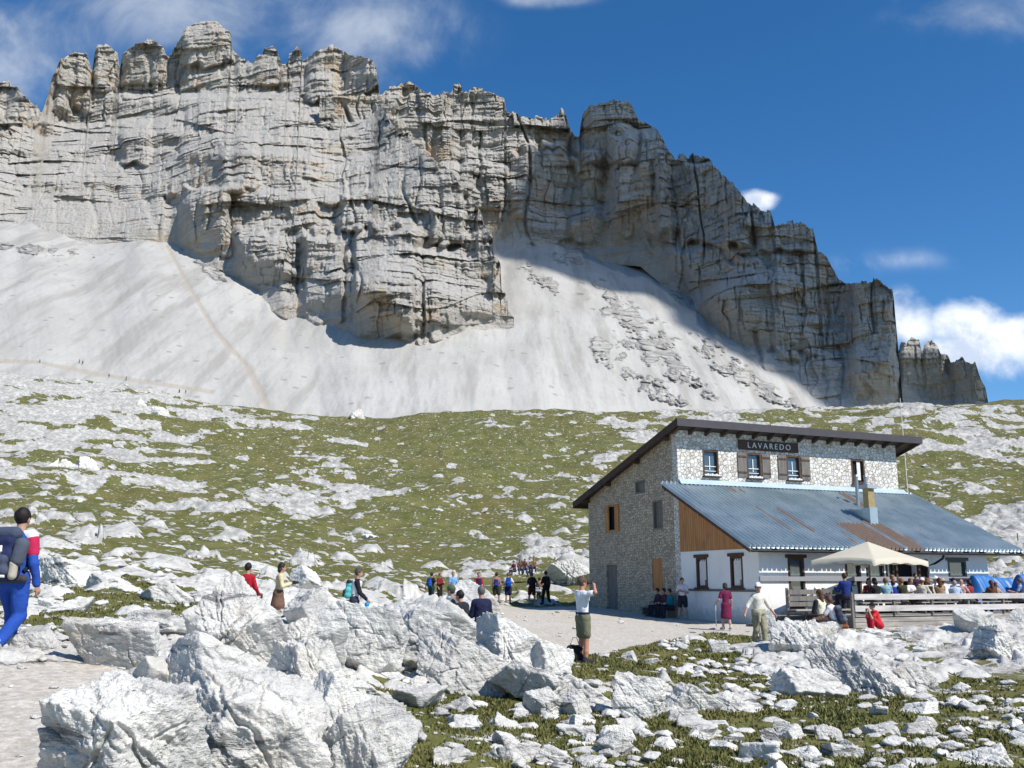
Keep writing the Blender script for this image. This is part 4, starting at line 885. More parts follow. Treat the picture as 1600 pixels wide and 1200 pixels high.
def window(axis, c, a0, a1, z0, z1, mat, sgn, sill=True, cross='white', shutters=None, pane=None, inset=.16, fw=.09, lintel=False, box=False, curtain=False):
    """frame set into its opening; c is the wall face, sgn the outward direction"""
    P = MB(); d = lambda q: (c + sgn * q)
    def bx(m, x0, x1, q0, q1, y0, y1):
        q0, q1 = sorted((d(q0), d(q1)))
        m.box(x0, x1, q0, q1, y0, y1) if axis == 'u' else m.box(q0, q1, x0, x1, y0, y1)
    for x0, x1, y0, y1 in ((a0, a0 + fw, z0, z1), (a1 - fw, a1, z0, z1), (a0 + fw, a1 - fw, z0, z0 + fw), (a0 + fw, a1 - fw, z1 - fw, z1)): bx(P, x0, x1, -inset, .015, y0, y1)
    if lintel: bx(P, a0 - .12, a1 + .12, 0.016, .06, z1 - .02, z1 + .12); bx(P, a0 - .10, a1 + .10, 0.016, .09, z0 - .09, z0 - .003)
    W = P.build('window', mat, HUT)
    g = MB(); bx(g, a0 + fw, a1 - fw, -inset + .02, -inset + .035, z0 + fw, z1 - fw); g.build('pane', pane or M_GLASS, W)
    if curtain:
        g = MB(); n_ = 9
        for k in range(n_):
            x = a0 + fw + .12 + (a1 - a0 - 2 * fw - .2) * k / n_; bx(g, x, x + (a1 - a0 - 2 * fw) / n_ * .9, -inset + .04 + .008 * (k % 2), -inset + .05 + .008 * (k % 2), z0 + fw + .25 * (k < 2), z1 - fw - .02 - .05 * (k % 3))
        g.build('curtain', M_CURTAIN, W)
    if cross:
        g = MB(); m_ = (a0 + a1) / 2
        bx(g, m_ - .022, m_ + .022, -inset + .05, -inset + .07, z0 + .3, z1 - .3); bx(g, a0 + fw, a1 - fw, -inset + .075, -inset + .09, z0 + .44, z0 + .475); bx(g, a0 + fw, a1 - fw, -inset + .075, -inset + .09, z0 + .22, z0 + .25)
        g.build('window_guard', M_WHITE, W)
    if sill: g = MB(); bx(g, a0 - .06, a1 + .06, 0.02, .16, z0 - .08, z0 - .02); g.build('sill', M_DARKWOOD, W)
    if box:
        g = MB()
        for k in range(7):
            x = a0 + .08 + (a1 - a0 - .16) * k / 6; bx(g, x - .05, x + .05, .03, .12, z0 - .018, z0 + .06 + .03 * (k % 2))
        g.build('flowers', M_WHITE, W)
    for (x0, x1) in shutters or ():
        g = MB(); bx(g, x0, x1, .02, .06, z0 + .02, z1 - .02); S = g.build('shutter', mat if mat is M_ORANGE else M_OLDWOOD, W)
        for y in (z0 + .2, z1 - .25):
            g = MB(); bx(g, x0 + .03, x1 - .03, .061, .085, y, y + .08); b_ = g.build('batten', mat if mat is M_ORANGE else M_FRAMEWOOD, W)
    return W
window('u', 0, *F_H[0], M_FRAMEWOOD, -1, box=True)
window('u', 0, *F_H[1], M_FRAMEWOOD, -1, box=True, shutters=((3.42, 3.94), (4.87, 5.36)))
window('u', 0, *F_H[2], M_FRAMEWOOD, -1, box=True, shutters=((5.84, 6.33), (7.27, 7.80)))
W4 = window('u', 0, *F_H[3], M_FRAMEWOOD, -1, cross=None, pane=M_DARK)
mb = MB(); mb.box(10.92, 11.14, .05, .09, 6.75, 7.7); mb.build('curtain', M_CURTAIN, W4)
window('v', 0, *G_H[0], M_ORANGE, -1, sill=False, cross=None, pane=M_DARK, shutters=((5.62, 6.0), (6.62, 7.02)))
window('v', 0, *G_H[1], M_OLDWOOD, -1, sill=False, cross=None, pane=M_OLDWOOD)
window('v', 0, *G_H[2], M_OLDWOOD, -1, sill=False, cross=None, pane=M_OLDWOOD)
mb = MB(); mb.box(.10, .16, *G_H[3]); D1 = mb.build('door', M_OLDWOOD, HUT); mb = MB(); mb.box(.07, .099, 6.1, 6.16, .9, 1.05); mb.build('handle', M_BLACK, D1)
mb = MB(); mb.box(.04, .10, *G_H[4]); mb.build('hatch', M_ORANGE, HUT)
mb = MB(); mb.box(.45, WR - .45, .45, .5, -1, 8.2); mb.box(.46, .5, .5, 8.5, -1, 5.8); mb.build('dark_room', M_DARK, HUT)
# sign board with white letters
mb = MB(); mb.box(3.5, 7.1, -.09, -.02, 7.93, 8.42); SB = mb.build('sign_board', plain('sign_brown', (.075, .048, .038), .8), HUT)
cu = bpy.data.curves.new('lettering', 'FONT'); cu.body = 'LAVAREDO'; cu.size = .40; cu.extrude = .012; cu.align_x = 'CENTER'; cu.space_character = 1.42; cu.offset = -.004; cu.fill_mode = 'BOTH'
tmp = bpy.data.objects.new('lettering', cu); C.objects.link(tmp); bpy.context.view_layer.update()
me = bpy.data.meshes.new_from_object(tmp.evaluated_get(bpy.context.evaluated_depsgraph_get())); bpy.data.objects.remove(tmp)
me.materials.clear(); me.materials.append(M_WHITE); LT = bpy.data.objects.new('lettering', me); C.objects.link(LT); LT.parent = SB; LT.location = (5.3, -.104, 8.04); LT.rotation_euler = (R(90), 0, 0)
# ---- annex
def wlow(v): return 6.12 + v * (6.12 - 2.96) / 6.4
A_F = [(1.46, 2.3, .55, 2.62), (4.48, 5.32, .55, 2.55), (5.62, 6.62, 1.75, 2.5), (6.72, 7.2, 1.75, 2.5), (7.34, 8.5, .47, 2.5), (8.6, 8.98, .6, 2.5), (10.38, 11.5, 1.8, 2.58)]
A_S = [(-2.08, -1.22, 1.38, 2.70), (-4.62, -3.76, 1.38, 2.70)]
mb = MB(); wall_panel(mb, 'u', -5.7, -5.4, 0, 12.85, lambda a: 3.02, -2, A_F); mb.build('annex_front_wall', M_PLASTER, HUT)
mb = MB(); wall_panel(mb, 'v', .004, .3, -5.4, -.004, lambda a: 2.98, -2, A_S); mb.build('annex_side_wall', M_PLASTER, HUT)
mb = MB(); wall_panel(mb, 'v', 12.55, 12.85, -5.4, -.004, lambda a: min(wlow(a) - .12, 6), -2, []); mb.build('annex_side_wall', M_PLASTER, HUT)
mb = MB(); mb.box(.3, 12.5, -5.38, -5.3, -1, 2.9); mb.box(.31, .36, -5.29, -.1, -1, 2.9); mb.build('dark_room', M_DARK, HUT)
mb = MB(); mb.box(-.035, 12.88, -5.79, -5.701, 1.66, 1.84); mb.build('dado_band', plain('grey_band', (.30, .30, .32), .8), HUT)
mb = MB(); mb.box(-.06, .0, -5.70, -.01, 1.22, 1.32); mb.build('ledge', plain('grey_ledge', (.16, .15, .14), .8), HUT)
mb = MB(); mb.prism([(-.03, -.01, 2.99), (-.03, -5.6, 2.99), (-.03, -5.6, wlow(-5.6) - .15), (-.03, -.01, wlow(0) - .15)], (.2, 0, 0)); mb.build('timber_gable', M_ORANGE, HUT)
for v0, v1, z0, z1 in A_S: window('v', .004, v0, v1, z0, z1, M_FRAMEWOOD, -1, sill=False, cross=None, lintel=True, curtain=True, inset=.12)
for k, (u0, u1, z0, z1) in enumerate(A_F):
    if k == 4:
        mb = MB(); mb.box(u0, u1, -5.42, -5.39, z0, z1); mb.build('doorway', M_DARK, HUT); continue
    window('u', -5.7, u0, u1, z0, z1, M_FRAMEWOOD if k != 6 else plain('grey_frame', (.12, .115, .11), .7), -1, sill=k == 6, cross=None, lintel=k in (0, 1, 6), inset=.12, fw=.10)
for u0 in (7.22, 8.51, 9.0):
    mb = MB(); mb.box(u0, u0 + .11, -5.80, -5.702, .47, 2.6); mb.build('door_post', M_FRAMEWOOD, HUT)
# corrugated roof of the annex: real ribs, rust on single sheets
def corrugated():
    pitch = .235; prof = ((0, 0), (.42, 0), (.47, .11), (.66, .11), (.71, 0)); us = []; dz = []
    u = -1.0
    while u < 14.45:
        for a, b in prof: us.append(u + a * pitch); dz.append(b)
        u += pitch
    us = np.array(us); dz = np.array(dz); vs = np.linspace(.0, -6.42, 40); U, Vv = np.meshgrid(us, vs); Z = wlow(Vv) + dz + .02 * noise2(U / 2, Vv / 2, 5)
    top = np.stack([U, Vv, Z], -1); nr, nc = U.shape
    V = np.concatenate([top.reshape(-1, 3), (top - (0, 0, .006)).reshape(-1, 3)]); fq = grid_faces(nr, nc)
    i = np.arange(nr * nc).reshape(nr, nc); j = i + nr * nc; ed = []
    for L in (i[-1], i[:, 0], i[:, -1], i[0]): ed += [(L[k], L[k + 1], L[k + 1] + nr * nc, L[k] + nr * nc) for k in range(len(L) - 1)]
    rust = np.zeros(U.shape)
    for u0, u1, v0, v1, am in ((2.4, 2.62, -4.9, -2.5, .9), (3.4, 3.66, -5.0, -2.6, .9), (3.7, 3.8, -5.2, -3.6, .6), (4.9, 5.05, -6.4, -4.6, .5), (11.2, 11.3, -4, -1, .45), (.6, .75, -6, -4.5, .4), (5.6, 7.2, -6.5, -4.0, 1), (7.4, 8.3, -6.5, -3.6, 1), (9.2, 9.6, -2.6, -.4, .9), (2.4, 3.2, -1.0, -.2, .5), (10, 10.3, -5.6, -3.6, .5), (8.4, 8.7, -6, -4.2, .5)):
        rust = np.maximum(rust, am * ((U > u0) & (U < u1)) * sst(v0 - .25, v0 + .15, Vv) * sst(v1 + .25, v1 - .15, Vv))
    r2 = np.concatenate([rust.ravel()] * 2)
    return mesh_np('metal_roof', V, np.concatenate([fq, fq[:, ::-1] + nr * nc, np.array(ed)]), M_ROOF, HUT, smooth=False, attrs={'rust': r2})
LR_ = corrugated()
mb = MB(); mb.prism([(-.93, -.05, wlow(-.05) - .04), (-.93, -6.36, wlow(-6.36) - .04), (-.93, -6.36, wlow(-6.36) - .2), (-.93, -.05, wlow(-.05) - .2)], (.06, 0, 0)); mb.build('barge_board', M_FRAMEWOOD, LR_)
mb = MB(); mb.prism([(14.3, -.05, wlow(-.05) - .04), (14.3, -6.36, wlow(-6.36) - .04), (14.3, -6.36, wlow(-6.36) - .2), (14.3, -.05, wlow(-.05) - .2)], (.06, 0, 0)); mb.build('barge_board', M_FRAMEWOOD, LR_)
for k in range(16):
    u = -.6 + k * .96; mb = MB(); mb.prism([(u, -5.71, wlow(-5.71) - .05), (u, -6.34, wlow(-6.34) - .05), (u, -6.34, wlow(-6.34) - .17), (u, -5.71, wlow(-5.71) - .19)], (.1, 0, 0)); mb.build('rafter_end', M_DARKWOOD, LR_)
for v in (-.2, -2.9, -5.3):
    mb = MB(); mb.box(-.86, -.04, v - .08, v + .08, wlow(v) - .26, wlow(v) - .06); mb.build('purlin', M_DARKWOOD, LR_)
    mb = MB(); mb.box(12.86, 14.29, v - .08, v + .08, wlow(v) - .26, wlow(v) - .06); mb.build('purlin', M_DARKWOOD, LR_)
mb = MB(); mb.prism([(.02, -.012, 6.36), (.02, -.04, 6.36), (.02, -.24, wlow(-.24) + .12), (.02, -.22, wlow(-.22) + .095), (.02, -.012, 6.28)], (13.9, 0, 0)); mb.build('flashing', M_FLASH, HUT)
# chimney: sheet metal foot, rendered stack, stone cap
vC = -3.55; uC = 7.95; zC = wlow(vC)
mb = MB(); mb.prism([(uC - .22, vC - .42, zC - .22), (uC + .24, vC - .42, zC - .22), (uC + .24, vC - .42, zC + .62), (uC - .22, vC - .42, zC + .62)], (0, .5, 0)); mb.prism([(uC - .22, vC + .09, zC + .55), (uC - .22, vC + .09, zC), (uC - .22, vC + 1.3, wlow(vC + 1.3) + .02)], (.46, 0, 0)); CH = mb.build('chimney', M_SHEET, HUT)
mb = MB(); mb.box(uC - .17, uC + .19, vC - .34, vC + .0, zC + .621, zC + 1.5); mb.build('chimney_stack', plain('ochre_render', (.36, .27, .13), .85, 6, .35), CH)
mb = MB(); mb.box(uC - .29, uC + .31, vC - .46, vC + .12, zC + 1.501, zC + 1.68); mb.build('chimney_cap', plain('grey_cap', (.36, .40, .44), .8), CH)
for (u, v, h, r) in ((9.0, -1.9, 1.45, .085), (10.15, -1.3, 1.25, .085)):
    mb = MB(); mb.tube([(u, v, wlow(v) - .2), (u, v, wlow(v) + h)], r, 12); mb.tube([(u, v, wlow(v) + h + .001), (u, v, wlow(v) + h + .12)], [r * 1.35, r * .9], 12); mb.build('stove_pipe', M_PIPE, HUT, smooth=False)
mb = MB(); mb.tube([(9.55, -6.3, 2.76), (9.45, -6.3, 2.62), (9.2, -6.1, 2.42), (8.95, -5.85, 2.30), (8.95, -5.85, .5)], .05, 10); mb.build('downpipe', M_BLACK, HUT)
mb = MB(); mb.tube([(-.9, -6.46, 2.84), (14.3, -6.46, 2.84)], .05, 10); mb.build('gutter', M_BLACK, HUT)

# ------------------------------------------------------------------ terrace
def hthing(name, label, cat, group=None): return empty(name, HC, math.atan2(DF[1], DF[0]), label, cat, group)
DW = .42; VD = -10.0
DK = hthing('terrace_deck', 'raised wooden guest terrace with grey boarded front along the hut', 'terrace')
mb = MB()
for k in range(24): mb.box(.85, 16.4, -5.86 - (k + 1) * .17, -5.86 - k * .17 - .012, DW - .05, DW)
mb.build('deck_boards', M_GREYWOOD, DK)
mb = MB()
for k in range(4): mb.box(.86, 16.4, VD - .03, VD, DW - .07 - .17 * (k + 1), DW - .085 - .17 * k)
mb.build('front_boarding', M_GREYWOOD, DK)
mb = MB(); mb.box(.86, .89, VD, -5.86, -.5, DW - .06); mb.build('side_boarding', M_OLDWOOD, DK)
RL = hthing('terrace_railing', 'silvery two plank railing along the terrace front', 'railing')
for z in (.98, .56): mb = MB(); mb.box(.88, 16.4, VD - .05, VD - .005, z, z + .21); mb.build('rail', M_PALEWOOD, RL)
for k in range(9): mb = MB(); mb.box(.9 + k * 1.9, .99 + k * 1.9, VD + .0, VD + .09, DW + .001, 1.16); mb.build('post', M_OLDWOOD, RL)
mb = MB(); mb.box(.76, .85, VD - .03, VD + .06, -.5, 1.24); mb.build('corner_post', M_OLDWOOD, RL)
SP = hthing('bench_screen', 'old grey wooden bench with high board back at the head of the terrace steps', 'bench')
vB = -8.3
for z0, z1 in ((1.16, 1.34), (.92, 1.10), (.72, .88)):
    mb = MB(); mb.box(-.72, .80, vB, vB + .04, z0, z1); mb.box(.80, 2.0, vB, vB + .04, z0, z1); mb.build('back_board', M_OLDWOOD, SP)
for k in range(4): mb = MB(); mb.box(-.75 + k * .87, -.66 + k * .87, vB + .041, vB + .12, .0, 1.4); mb.build('post', M_OLDWOOD, SP)
mb = MB(); mb.box(-.72, 2.0, vB - .42, vB - .002, .56, .62); mb.build('seat', M_GREYWOOD, SP)
STP = hthing('wooden_steps', 'dark wooden steps leading up to the terrace beside the white wall', 'steps')
for k in range(3): mb = MB(); mb.box(-1.0 + .28 * k, .70, -7.9 + .2 * k, -6.0, -.3, .02 + .16 * k - .002); mb.build('step', M_OLDWOOD, STP)
PL = hthing('low_platform', 'low dark wooden platform below the steps in front of the white wall', 'platform')
mb = MB(); mb.box(-1.6, .70, -9.4, -7.92, -.6, -.06); mb.build('frame', M_DARKWOOD, PL); mb = MB()
for k in range(8): mb.box(-1.65, .70, -9.45 + k * .19, -9.45 + k * .19 + .175, -.055, -.01)
mb.build('boards', M_OLDWOOD, PL)
for i, u in enumerate((3.0, 6.0, 9.0, 12.2)):
    t = hthing('picnic_table', ['wooden terrace table left of the parasol pole', 'wooden terrace table under the cream parasol', 'wooden terrace table right of the parasol', 'wooden terrace table beside the blue tarpaulin'][i], 'table', 'terrace tables')
    mb = MB()
    for k in range(5): mb.box(u - .9, u + .9, -8.45 + k * .155, -8.45 + k * .155 + .145, DW + .70, DW + .74)
    mb.build('table_top', M_GREYWOOD, t)
    for s in (-.7, .64): mb = MB(); mb.box(u + s, u + s + .06, -8.4, -7.75, DW + .6, DW + .699); mb.box(u + s, u + s + .06, -8.15, -8.02, DW + .001, DW + .6); mb.build('leg', M_OLDWOOD, t)
    for b, v in ((0, -9.05), (1, -7.25)):
        q = hthing('bench', ['terrace bench in front of ', 'terrace bench behind '][b] + ['the table left of the parasol pole', 'the table under the parasol', 'the table right of the parasol', 'the table beside the tarpaulin'][i], 'bench', 'terrace benches')
        mb = MB(); mb.box(u - .95, u + .95, v - .15, v + .15, DW + .40, DW + .44); mb.build('seat', M_GREYWOOD, q)
        for s in (-.8, .74): mb = MB(); mb.box(u + s, u + s + .06, v - .13, v + .13, DW + .001, DW + .399); mb.build('leg', M_OLDWOOD, q)
# parasol
def parasol():
    pc = None
    a, e = ae(1355, 846); v = -8.1
    P0 = HC[:2] + DS * v; u = (a * P0[1] - P0[0]) / (DF[0] - a * DF[1]); Q = P0 + u * DF
    rt = empty('parasol', (Q[0], Q[1], HC[2] + DW), 0, 'large square cream parasol open over the terrace', 'parasol')
    zt = e * Q[1] - HC[2] - DW; s = Q[1] / F; hw = 94 * s; ze = zt - 30 * s
    n_ = 24; V = []; Fq = []
    cr = [(-hw, -.25), (-.25 * hw, -hw * .92), (hw, .15), (.3 * hw, hw * .95)]
    idx = 0; rows = 14
    V = []; ring = []
    for r_ in range(rows + 1):
        t = r_ / rows; row = []
        for k in range(4):
            p, q = np.array(cr[k]), np.array(cr[(k + 1) % 4])
            for j in range(n_):
                f = j / n_; x = (p * (1 - f) + q * f) * t; sag = .22 * t * (4 * f * (1 - f)) * t
                V.append((x[0] * (1 - .05 * 4 * f * (1 - f) * t), x[1] * (1 - .05 * 4 * f * (1 - f) * t), zt + (ze - zt) * t + .10 * t * (1 - t) * -1 + sag * .45))
    nn = 4 * n_
    for k in range(4 * n_):                                       # valance
        x, y, z = V[rows * nn + k]; V.append((x * 1.003, y * 1.003, z - .20 - .025 * math.cos(k * 2 * math.pi / 6)))
    for r_ in range(rows + 1):
        for k in range(nn): Fq.append((r_ * nn + k, r_ * nn + (k + 1) % nn, (r_ + 1) * nn + (k + 1) % nn, (r_ + 1) * nn + k))
    m, n = newmat('cream_canvas'); p = n.obj(); b = n.n('ShaderNodeBsdfPrincipled'); tr = n.n('ShaderNodeBsdfTranslucent'); mx = n.n('ShaderNodeMixShader'); o = n.n('ShaderNodeOutputMaterial')
    n.put(b.inputs['Base Color'], n.mix(n.noise(p, 2.5, 5), (.60, .55, .43), (.70, .65, .53))); b.inputs['Roughness'].default_value = .9; tr.inputs[0].default_value = (.6, .53, .38, 1); mx.inputs[0].default_value = .25
    for x, y in ((b.outputs[0], mx.inputs[1]), (tr.outputs[0], mx.inputs[2]), (mx.outputs[0], o.inputs[0])): n.t.links.new(x, y)
    cn = mesh_np('canopy', V, Fq, m, rt)
    mb = MB(); mb.tube([(0, 0, .001), (0, 0, zt + .06)], .035, 10); mb.build('pole', M_OLDWOOD, rt)
    for c in cr: mb = MB(); mb.tube([(0, 0, zt - .06), (c[0] * .96, c[1] * .96, ze - .03)], .014, 6); mb.build('rib', M_OLDWOOD, rt)
    mb = MB(); mb.box(-.3, .3, -.3, .3, .0, .08); mb.build('foot', plain('concrete', (.3, .3, .29)), rt)
parasol()
def tarp(label, px0, px1, pytop, v, depth, seed):
    def uof(px):
        a, e = ae(px, 905); P0 = HC[:2] + DS * v; return (a * P0[1] - P0[0]) / (DF[0] - a * DF[1])
    u0, u1 = uof(px0), uof(px1); P = hut_xyz((u0 + u1) / 2, v, DW); hh = (908 - pytop) / F * P[1] - P[2]
    rt = empty('tarpaulin', P, math.atan2(DF[1], DF[0]), label, 'tarpaulin'); L = u1 - u0; nr, nc = 40, 90
    X, T = np.meshgrid(np.linspace(-L / 2, L / 2, nc), np.linspace(-1, 1, nr)); q = np.abs(T)
    ridge = hh * (1 - .14 * np.clip(X / L + .3, 0, 1) + .05 * noise2(X * 2, X * 0, seed)) * (1 - .5 * sst(.40, .5, np.abs(X / L)))
    Z = ridge * (1 - q ** 2.4); fold = .06 * np.abs(noise2(X * 2.2 + T * .6, T * .4, seed + 1)) + .03 * noise2(X * 6 + T * 1.5, T * 1.2, seed + 2)
    Y = T * depth * (.4 + .6 * q) + fold * np.sign(T); Z = np.maximum(Z + fold * .6, .005)
    m, n = newmat('blue_tarpaulin'); p = n.obj(); n.out(n.mix(n.noise(p, 2, 4), (.015, .10, .30), (.03, .17, .45)), .45, n.bump(n.noise(p, 6, 4), .4, .03), 0, .4)
    mesh_np('sheet', np.stack([X, Y, Z], -1).reshape(-1, 3), grid_faces(nr, nc), m, rt)
tarp('blue tarpaulin draped over stacked things at the right end of the terrace', 1512, 1585, 899, -7.0, .75, 3)
tarp('second blue tarpaulin cut by the right frame edge on the terrace', 1586, 1640, 897, -7.9, .7, 13)
def far_post():
    p = hit(1592, 858); o = MB().tube([(0, 0, -.4), (0, 0, 1.9)], .07, 8).build('marker_post', M_OLDWOOD); o.location = p.tolist(); tag(o, 'brown wooden post standing on the slope right of the metal roof', 'post')
    p = at(1412, 690, 95.); p[2] = gz(p[0], p[1]); h = at(1412, 622, 95.)[2] - p[2]
    r = empty('antenna_mast', p, 0, 'thin white antenna mast rising behind the hut roof', 'mast'); MB().tube([(0, 0, -.3), (0, 0, h)], [.05, .03], 8).build('mast', M_WHITE, r)
    MB().tube([(-.0, 0, h * .93), (.35, .1, h * .93)], .02, 6).build('antenna_arm', M_WHITE, r)
far_post()
# ------------------------------------------------------------------ people: one continuous surface per body, clothes as children
def nets(Fv, org, vs):
    """surface nets of a signed field"""
    s = Fv < 0; nx, ny, nz = Fv.shape
    c = np.zeros((nx - 1, ny - 1, nz - 1), int)
    for i in (0, 1):
        for j in (0, 1):
            for k in (0, 1): c += s[i:nx - 1 + i, j:ny - 1 + j, k:nz - 1 + k]
    act = (c > 0) & (c < 8); idx = -np.ones(act.shape, int); ii = np.argwhere(act); idx[act] = np.arange(len(ii))
    if not len(ii): return None
    acc = np.zeros((len(ii), 3)); cnt = np.zeros(len(ii))
    cr = [(i, j, k) for i in (0, 1) for j in (0, 1) for k in (0, 1)]
    for a in cr:
        for ax in range(3):
            if a[ax]: continue
            b = list(a); b[ax] = 1
            fa = Fv[ii[:, 0] + a[0], ii[:, 1] + a[1], ii[:, 2] + a[2]]; fb = Fv[ii[:, 0] + b[0], ii[:, 1] + b[1], ii[:, 2] + b[2]]
            m = (fa < 0) != (fb < 0); t = np.where(m, fa / (fa - fb + 1e-12), 0)
            p = np.tile(np.array(a, float), (len(ii), 1)); p[:, ax] += t; acc += p * m[:, None]; cnt += m
    V = (ii + acc / cnt[:, None]) * vs + org
    Q = []
    for ax in range(3):
        a = [slice(0, -1) if q == ax else slice(1, -1) for q in range(3)]; b = [slice(1, None) if q == ax else slice(1, -1) for q in range(3)]
        sa, sb = s[tuple(a)], s[tuple(b)]
        e = np.argwhere(sa != sb); 
        if not len(e): continue
        flip = sa[tuple(e.T)]; off = np.array([0 if q == ax else 1 for q in range(3)]); e = e + off
        u, v = [q for q in range(3) if q != ax]
        du = np.eye(3, dtype=int)[u]; dv = np.eye(3, dtype=int)[v]
        g = lambda w: idx[tuple(w.T)]
        q = np.stack([g(e - du - dv), g(e - dv), g(e), g(e - du)], 1)
        if ax == 1: flip = ~flip
        q[~flip] = q[~flip][:, ::-1]; Q.append(q)
    Q = np.concatenate(Q); return V, Q[(Q >= 0).all(1)]
def cap(p0, p1, r0, r1, sc=None): return ('c', np.array(p0, float), np.array(p1, float), r0, r1, sc)
def ell(c, r, R3=None): return ('e', np.array(c, float), np.array(r, float), R3)
def sdf1(q, P):
    if q[0] == 'c':
        _, a, b, r0, r1, scl = q; ab = b - a; w = P - a
        if scl is not None: w = w * scl; ab = ab * scl
        t = np.clip((w @ ab) / (ab @ ab + 1e-9), 0, 1); d = np.linalg.norm(w - t[..., None] * ab, axis=-1) - (r0 + (r1 - r0) * t)
        return d / max(scl) if scl is not None else d
    w = P - q[1]
    if q[3] is not None: w = w @ q[3]
    return (np.linalg.norm(w / q[2], axis=-1) - 1) * min(q[2])
def _sdf(prims, P, k):
    out = None
    for q in prims:
        d = sdf1(q, P)
        if out is None: out = d
        else:
            h = np.clip(.5 + .5 * (out - d) / k, 0, 1); out = out * (1 - h) + d * h - k * h * (1 - h)
    return out
def surf(name, prims, vs, mat, parent, k=.02, cuts=(), noise=0, seed=0, grow=0):
    lo = np.min([np.minimum(q[1], q[2]) - max(q[3], q[4]) if q[0] == 'c' else q[1] - max(q[2]) for q in prims], 0) - vs * 2.5 - grow
    hi = np.max([np.maximum(q[1], q[2]) + max(q[3], q[4]) if q[0] == 'c' else q[1] + max(q[2]) for q in prims], 0) + vs * 2.5 + grow
    n_ = np.ceil((hi - lo) / vs).astype(int) + 1
    G = np.stack(np.meshgrid(*[lo[i] + np.arange(n_[i]) * vs for i in range(3)], indexing='ij'), -1)
    D = _sdf(prims, G, k) - grow
    if noise: D = D + noise * fbm3(*[G[..., i] * (9 if noise < .02 else 5) for i in range(3)], 3, seed)
    for (p, nrm) in cuts: D = np.maximum(D, (G - np.array(p, float)) @ np.array(nrm, float))
    r = nets(D, lo, vs)
    if r is None or not len(r[1]): return None
    return mesh_np(name, r[0], r[1], mat, parent)
SKIN = plain('skin', (.42, .24, .165), .6, 30, .12, .1)
def v3(*a): return np.array(a, float)
def pose(kind='stand', arms='down', legs='stand', lean=0., seat=.45, spread=.0, yaw=0.):
    """joints of a 1.75 m figure facing +Y; left is -X"""
    J = {}
    hz = .93 if kind == 'stand' else seat + .10
    up = v3(0, math.sin(lean), math.cos(lean)); J['hip'] = v3(0, 0, hz); J['waist'] = J['hip'] + up * .17; J['chest'] = J['hip'] + up * .40; J['neck'] = J['hip'] + up * .555
    J['head'] = J['neck'] + up * .10 + v3(0, .02, 0) + v3(0, 0, .05); J['up'] = up
    for s, n_ in ((-1, 'L'), (1, 'R')):
        J['sh' + n_] = J['neck'] + v3(s * .158, 0, 0) - up * .078; J['hp' + n_] = J['hip'] + v3(s * .09, 0, -.02)
        if kind == 'sit':
            J['kn' + n_] = v3(s * (.13 + spread), .44, seat + .08); J['an' + n_] = v3(s * (.13 + spread), .48, .08); J['toe' + n_] = J['an' + n_] + v3(s * .03, .17, -.045)
        elif kind == 'crouch':
            J['kn' + n_] = v3(s * (.14 + spread), .36, seat + .38); J['an' + n_] = v3(s * (.12 + spread), .34, .08); J['toe' + n_] = J['an' + n_] + v3(s * .03, .17, -.045)
        else:
            J['kn' + n_] = v3(s * (.10 + spread * .5), .02, .50); J['an' + n_] = v3(s * (.11 + spread), -.01, .08); J['toe' + n_] = J['an' + n_] + v3(s * .04, .16, -.045)
        a = arms if isinstance(arms, str) else arms[0 if s < 0 else 1]; sh = J['sh' + n_]
        el, wr = {'down': (v3(s * .07, -.02, -.29), v3(s * .02, .07, -.25)), 'out': (v3(s * .16, -.03, -.25), v3(s * .13, .08, -.22)), 'binoc': (v3(s * .21, .10, .05), v3(-s * .17, .09, .12)),
                  'lap': (v3(s * .06, .06, -.28), v3(-s * .06, .24, -.02)), 'camera': (v3(s * .10, .05, -.27), v3(-s * .14, .22, .08)), 'fold': (v3(s * .09, .04, -.27), v3(-s * .20, .19, .06)),
                  'table': (v3(s * .10, .12, -.25), v3(-s * .05, .25, .06)), 'face': (v3(s * .06, .22, -.20), v3(-s * .10, .04, .24)), 'knee': (v3(s * .08, .16, -.24), v3(-s * .03, .22, -.06)),
                  'stick': (v3(s * .12, -.02, -.27), v3(s * .07, .16, -.14)), 'swing': (v3(s * .06, -.10, -.27), v3(s * .01, .02, -.25)), 'fwd': (v3(s * .05, .08, -.28), v3(-s * .0, .18, -.17))}[a]
        J['el' + n_] = sh + el; J['wr' + n_] = J['el' + n_] + wr
    if legs == 'walk':
        J['knL'] = v3(-.10, .20, .52); J['anL'] = v3(-.10, .20, .09); J['toeL'] = v3(-.13, .37, .04)
        J['knR'] = v3(.10, .03, .50); J['anR'] = v3(.11, -.33, .20); J['toeR'] = v3(.12, -.24, .05)
    if legs == 'stride':
        J['knL'] = v3(-.09, .13, .50); J['anL'] = v3(-.09, .14, .08); J['toeL'] = v3(-.12, .31, .035)
        J['knR'] = v3(.09, .0, .50); J['anR'] = v3(.10, -.16, .12); J['toeR'] = v3(.12, -.02, .04)
    return J
def Rz(a): c, s = math.cos(a), math.sin(a); return np.array([[c, -s, 0], [s, c, 0], [0, 0, 1]])
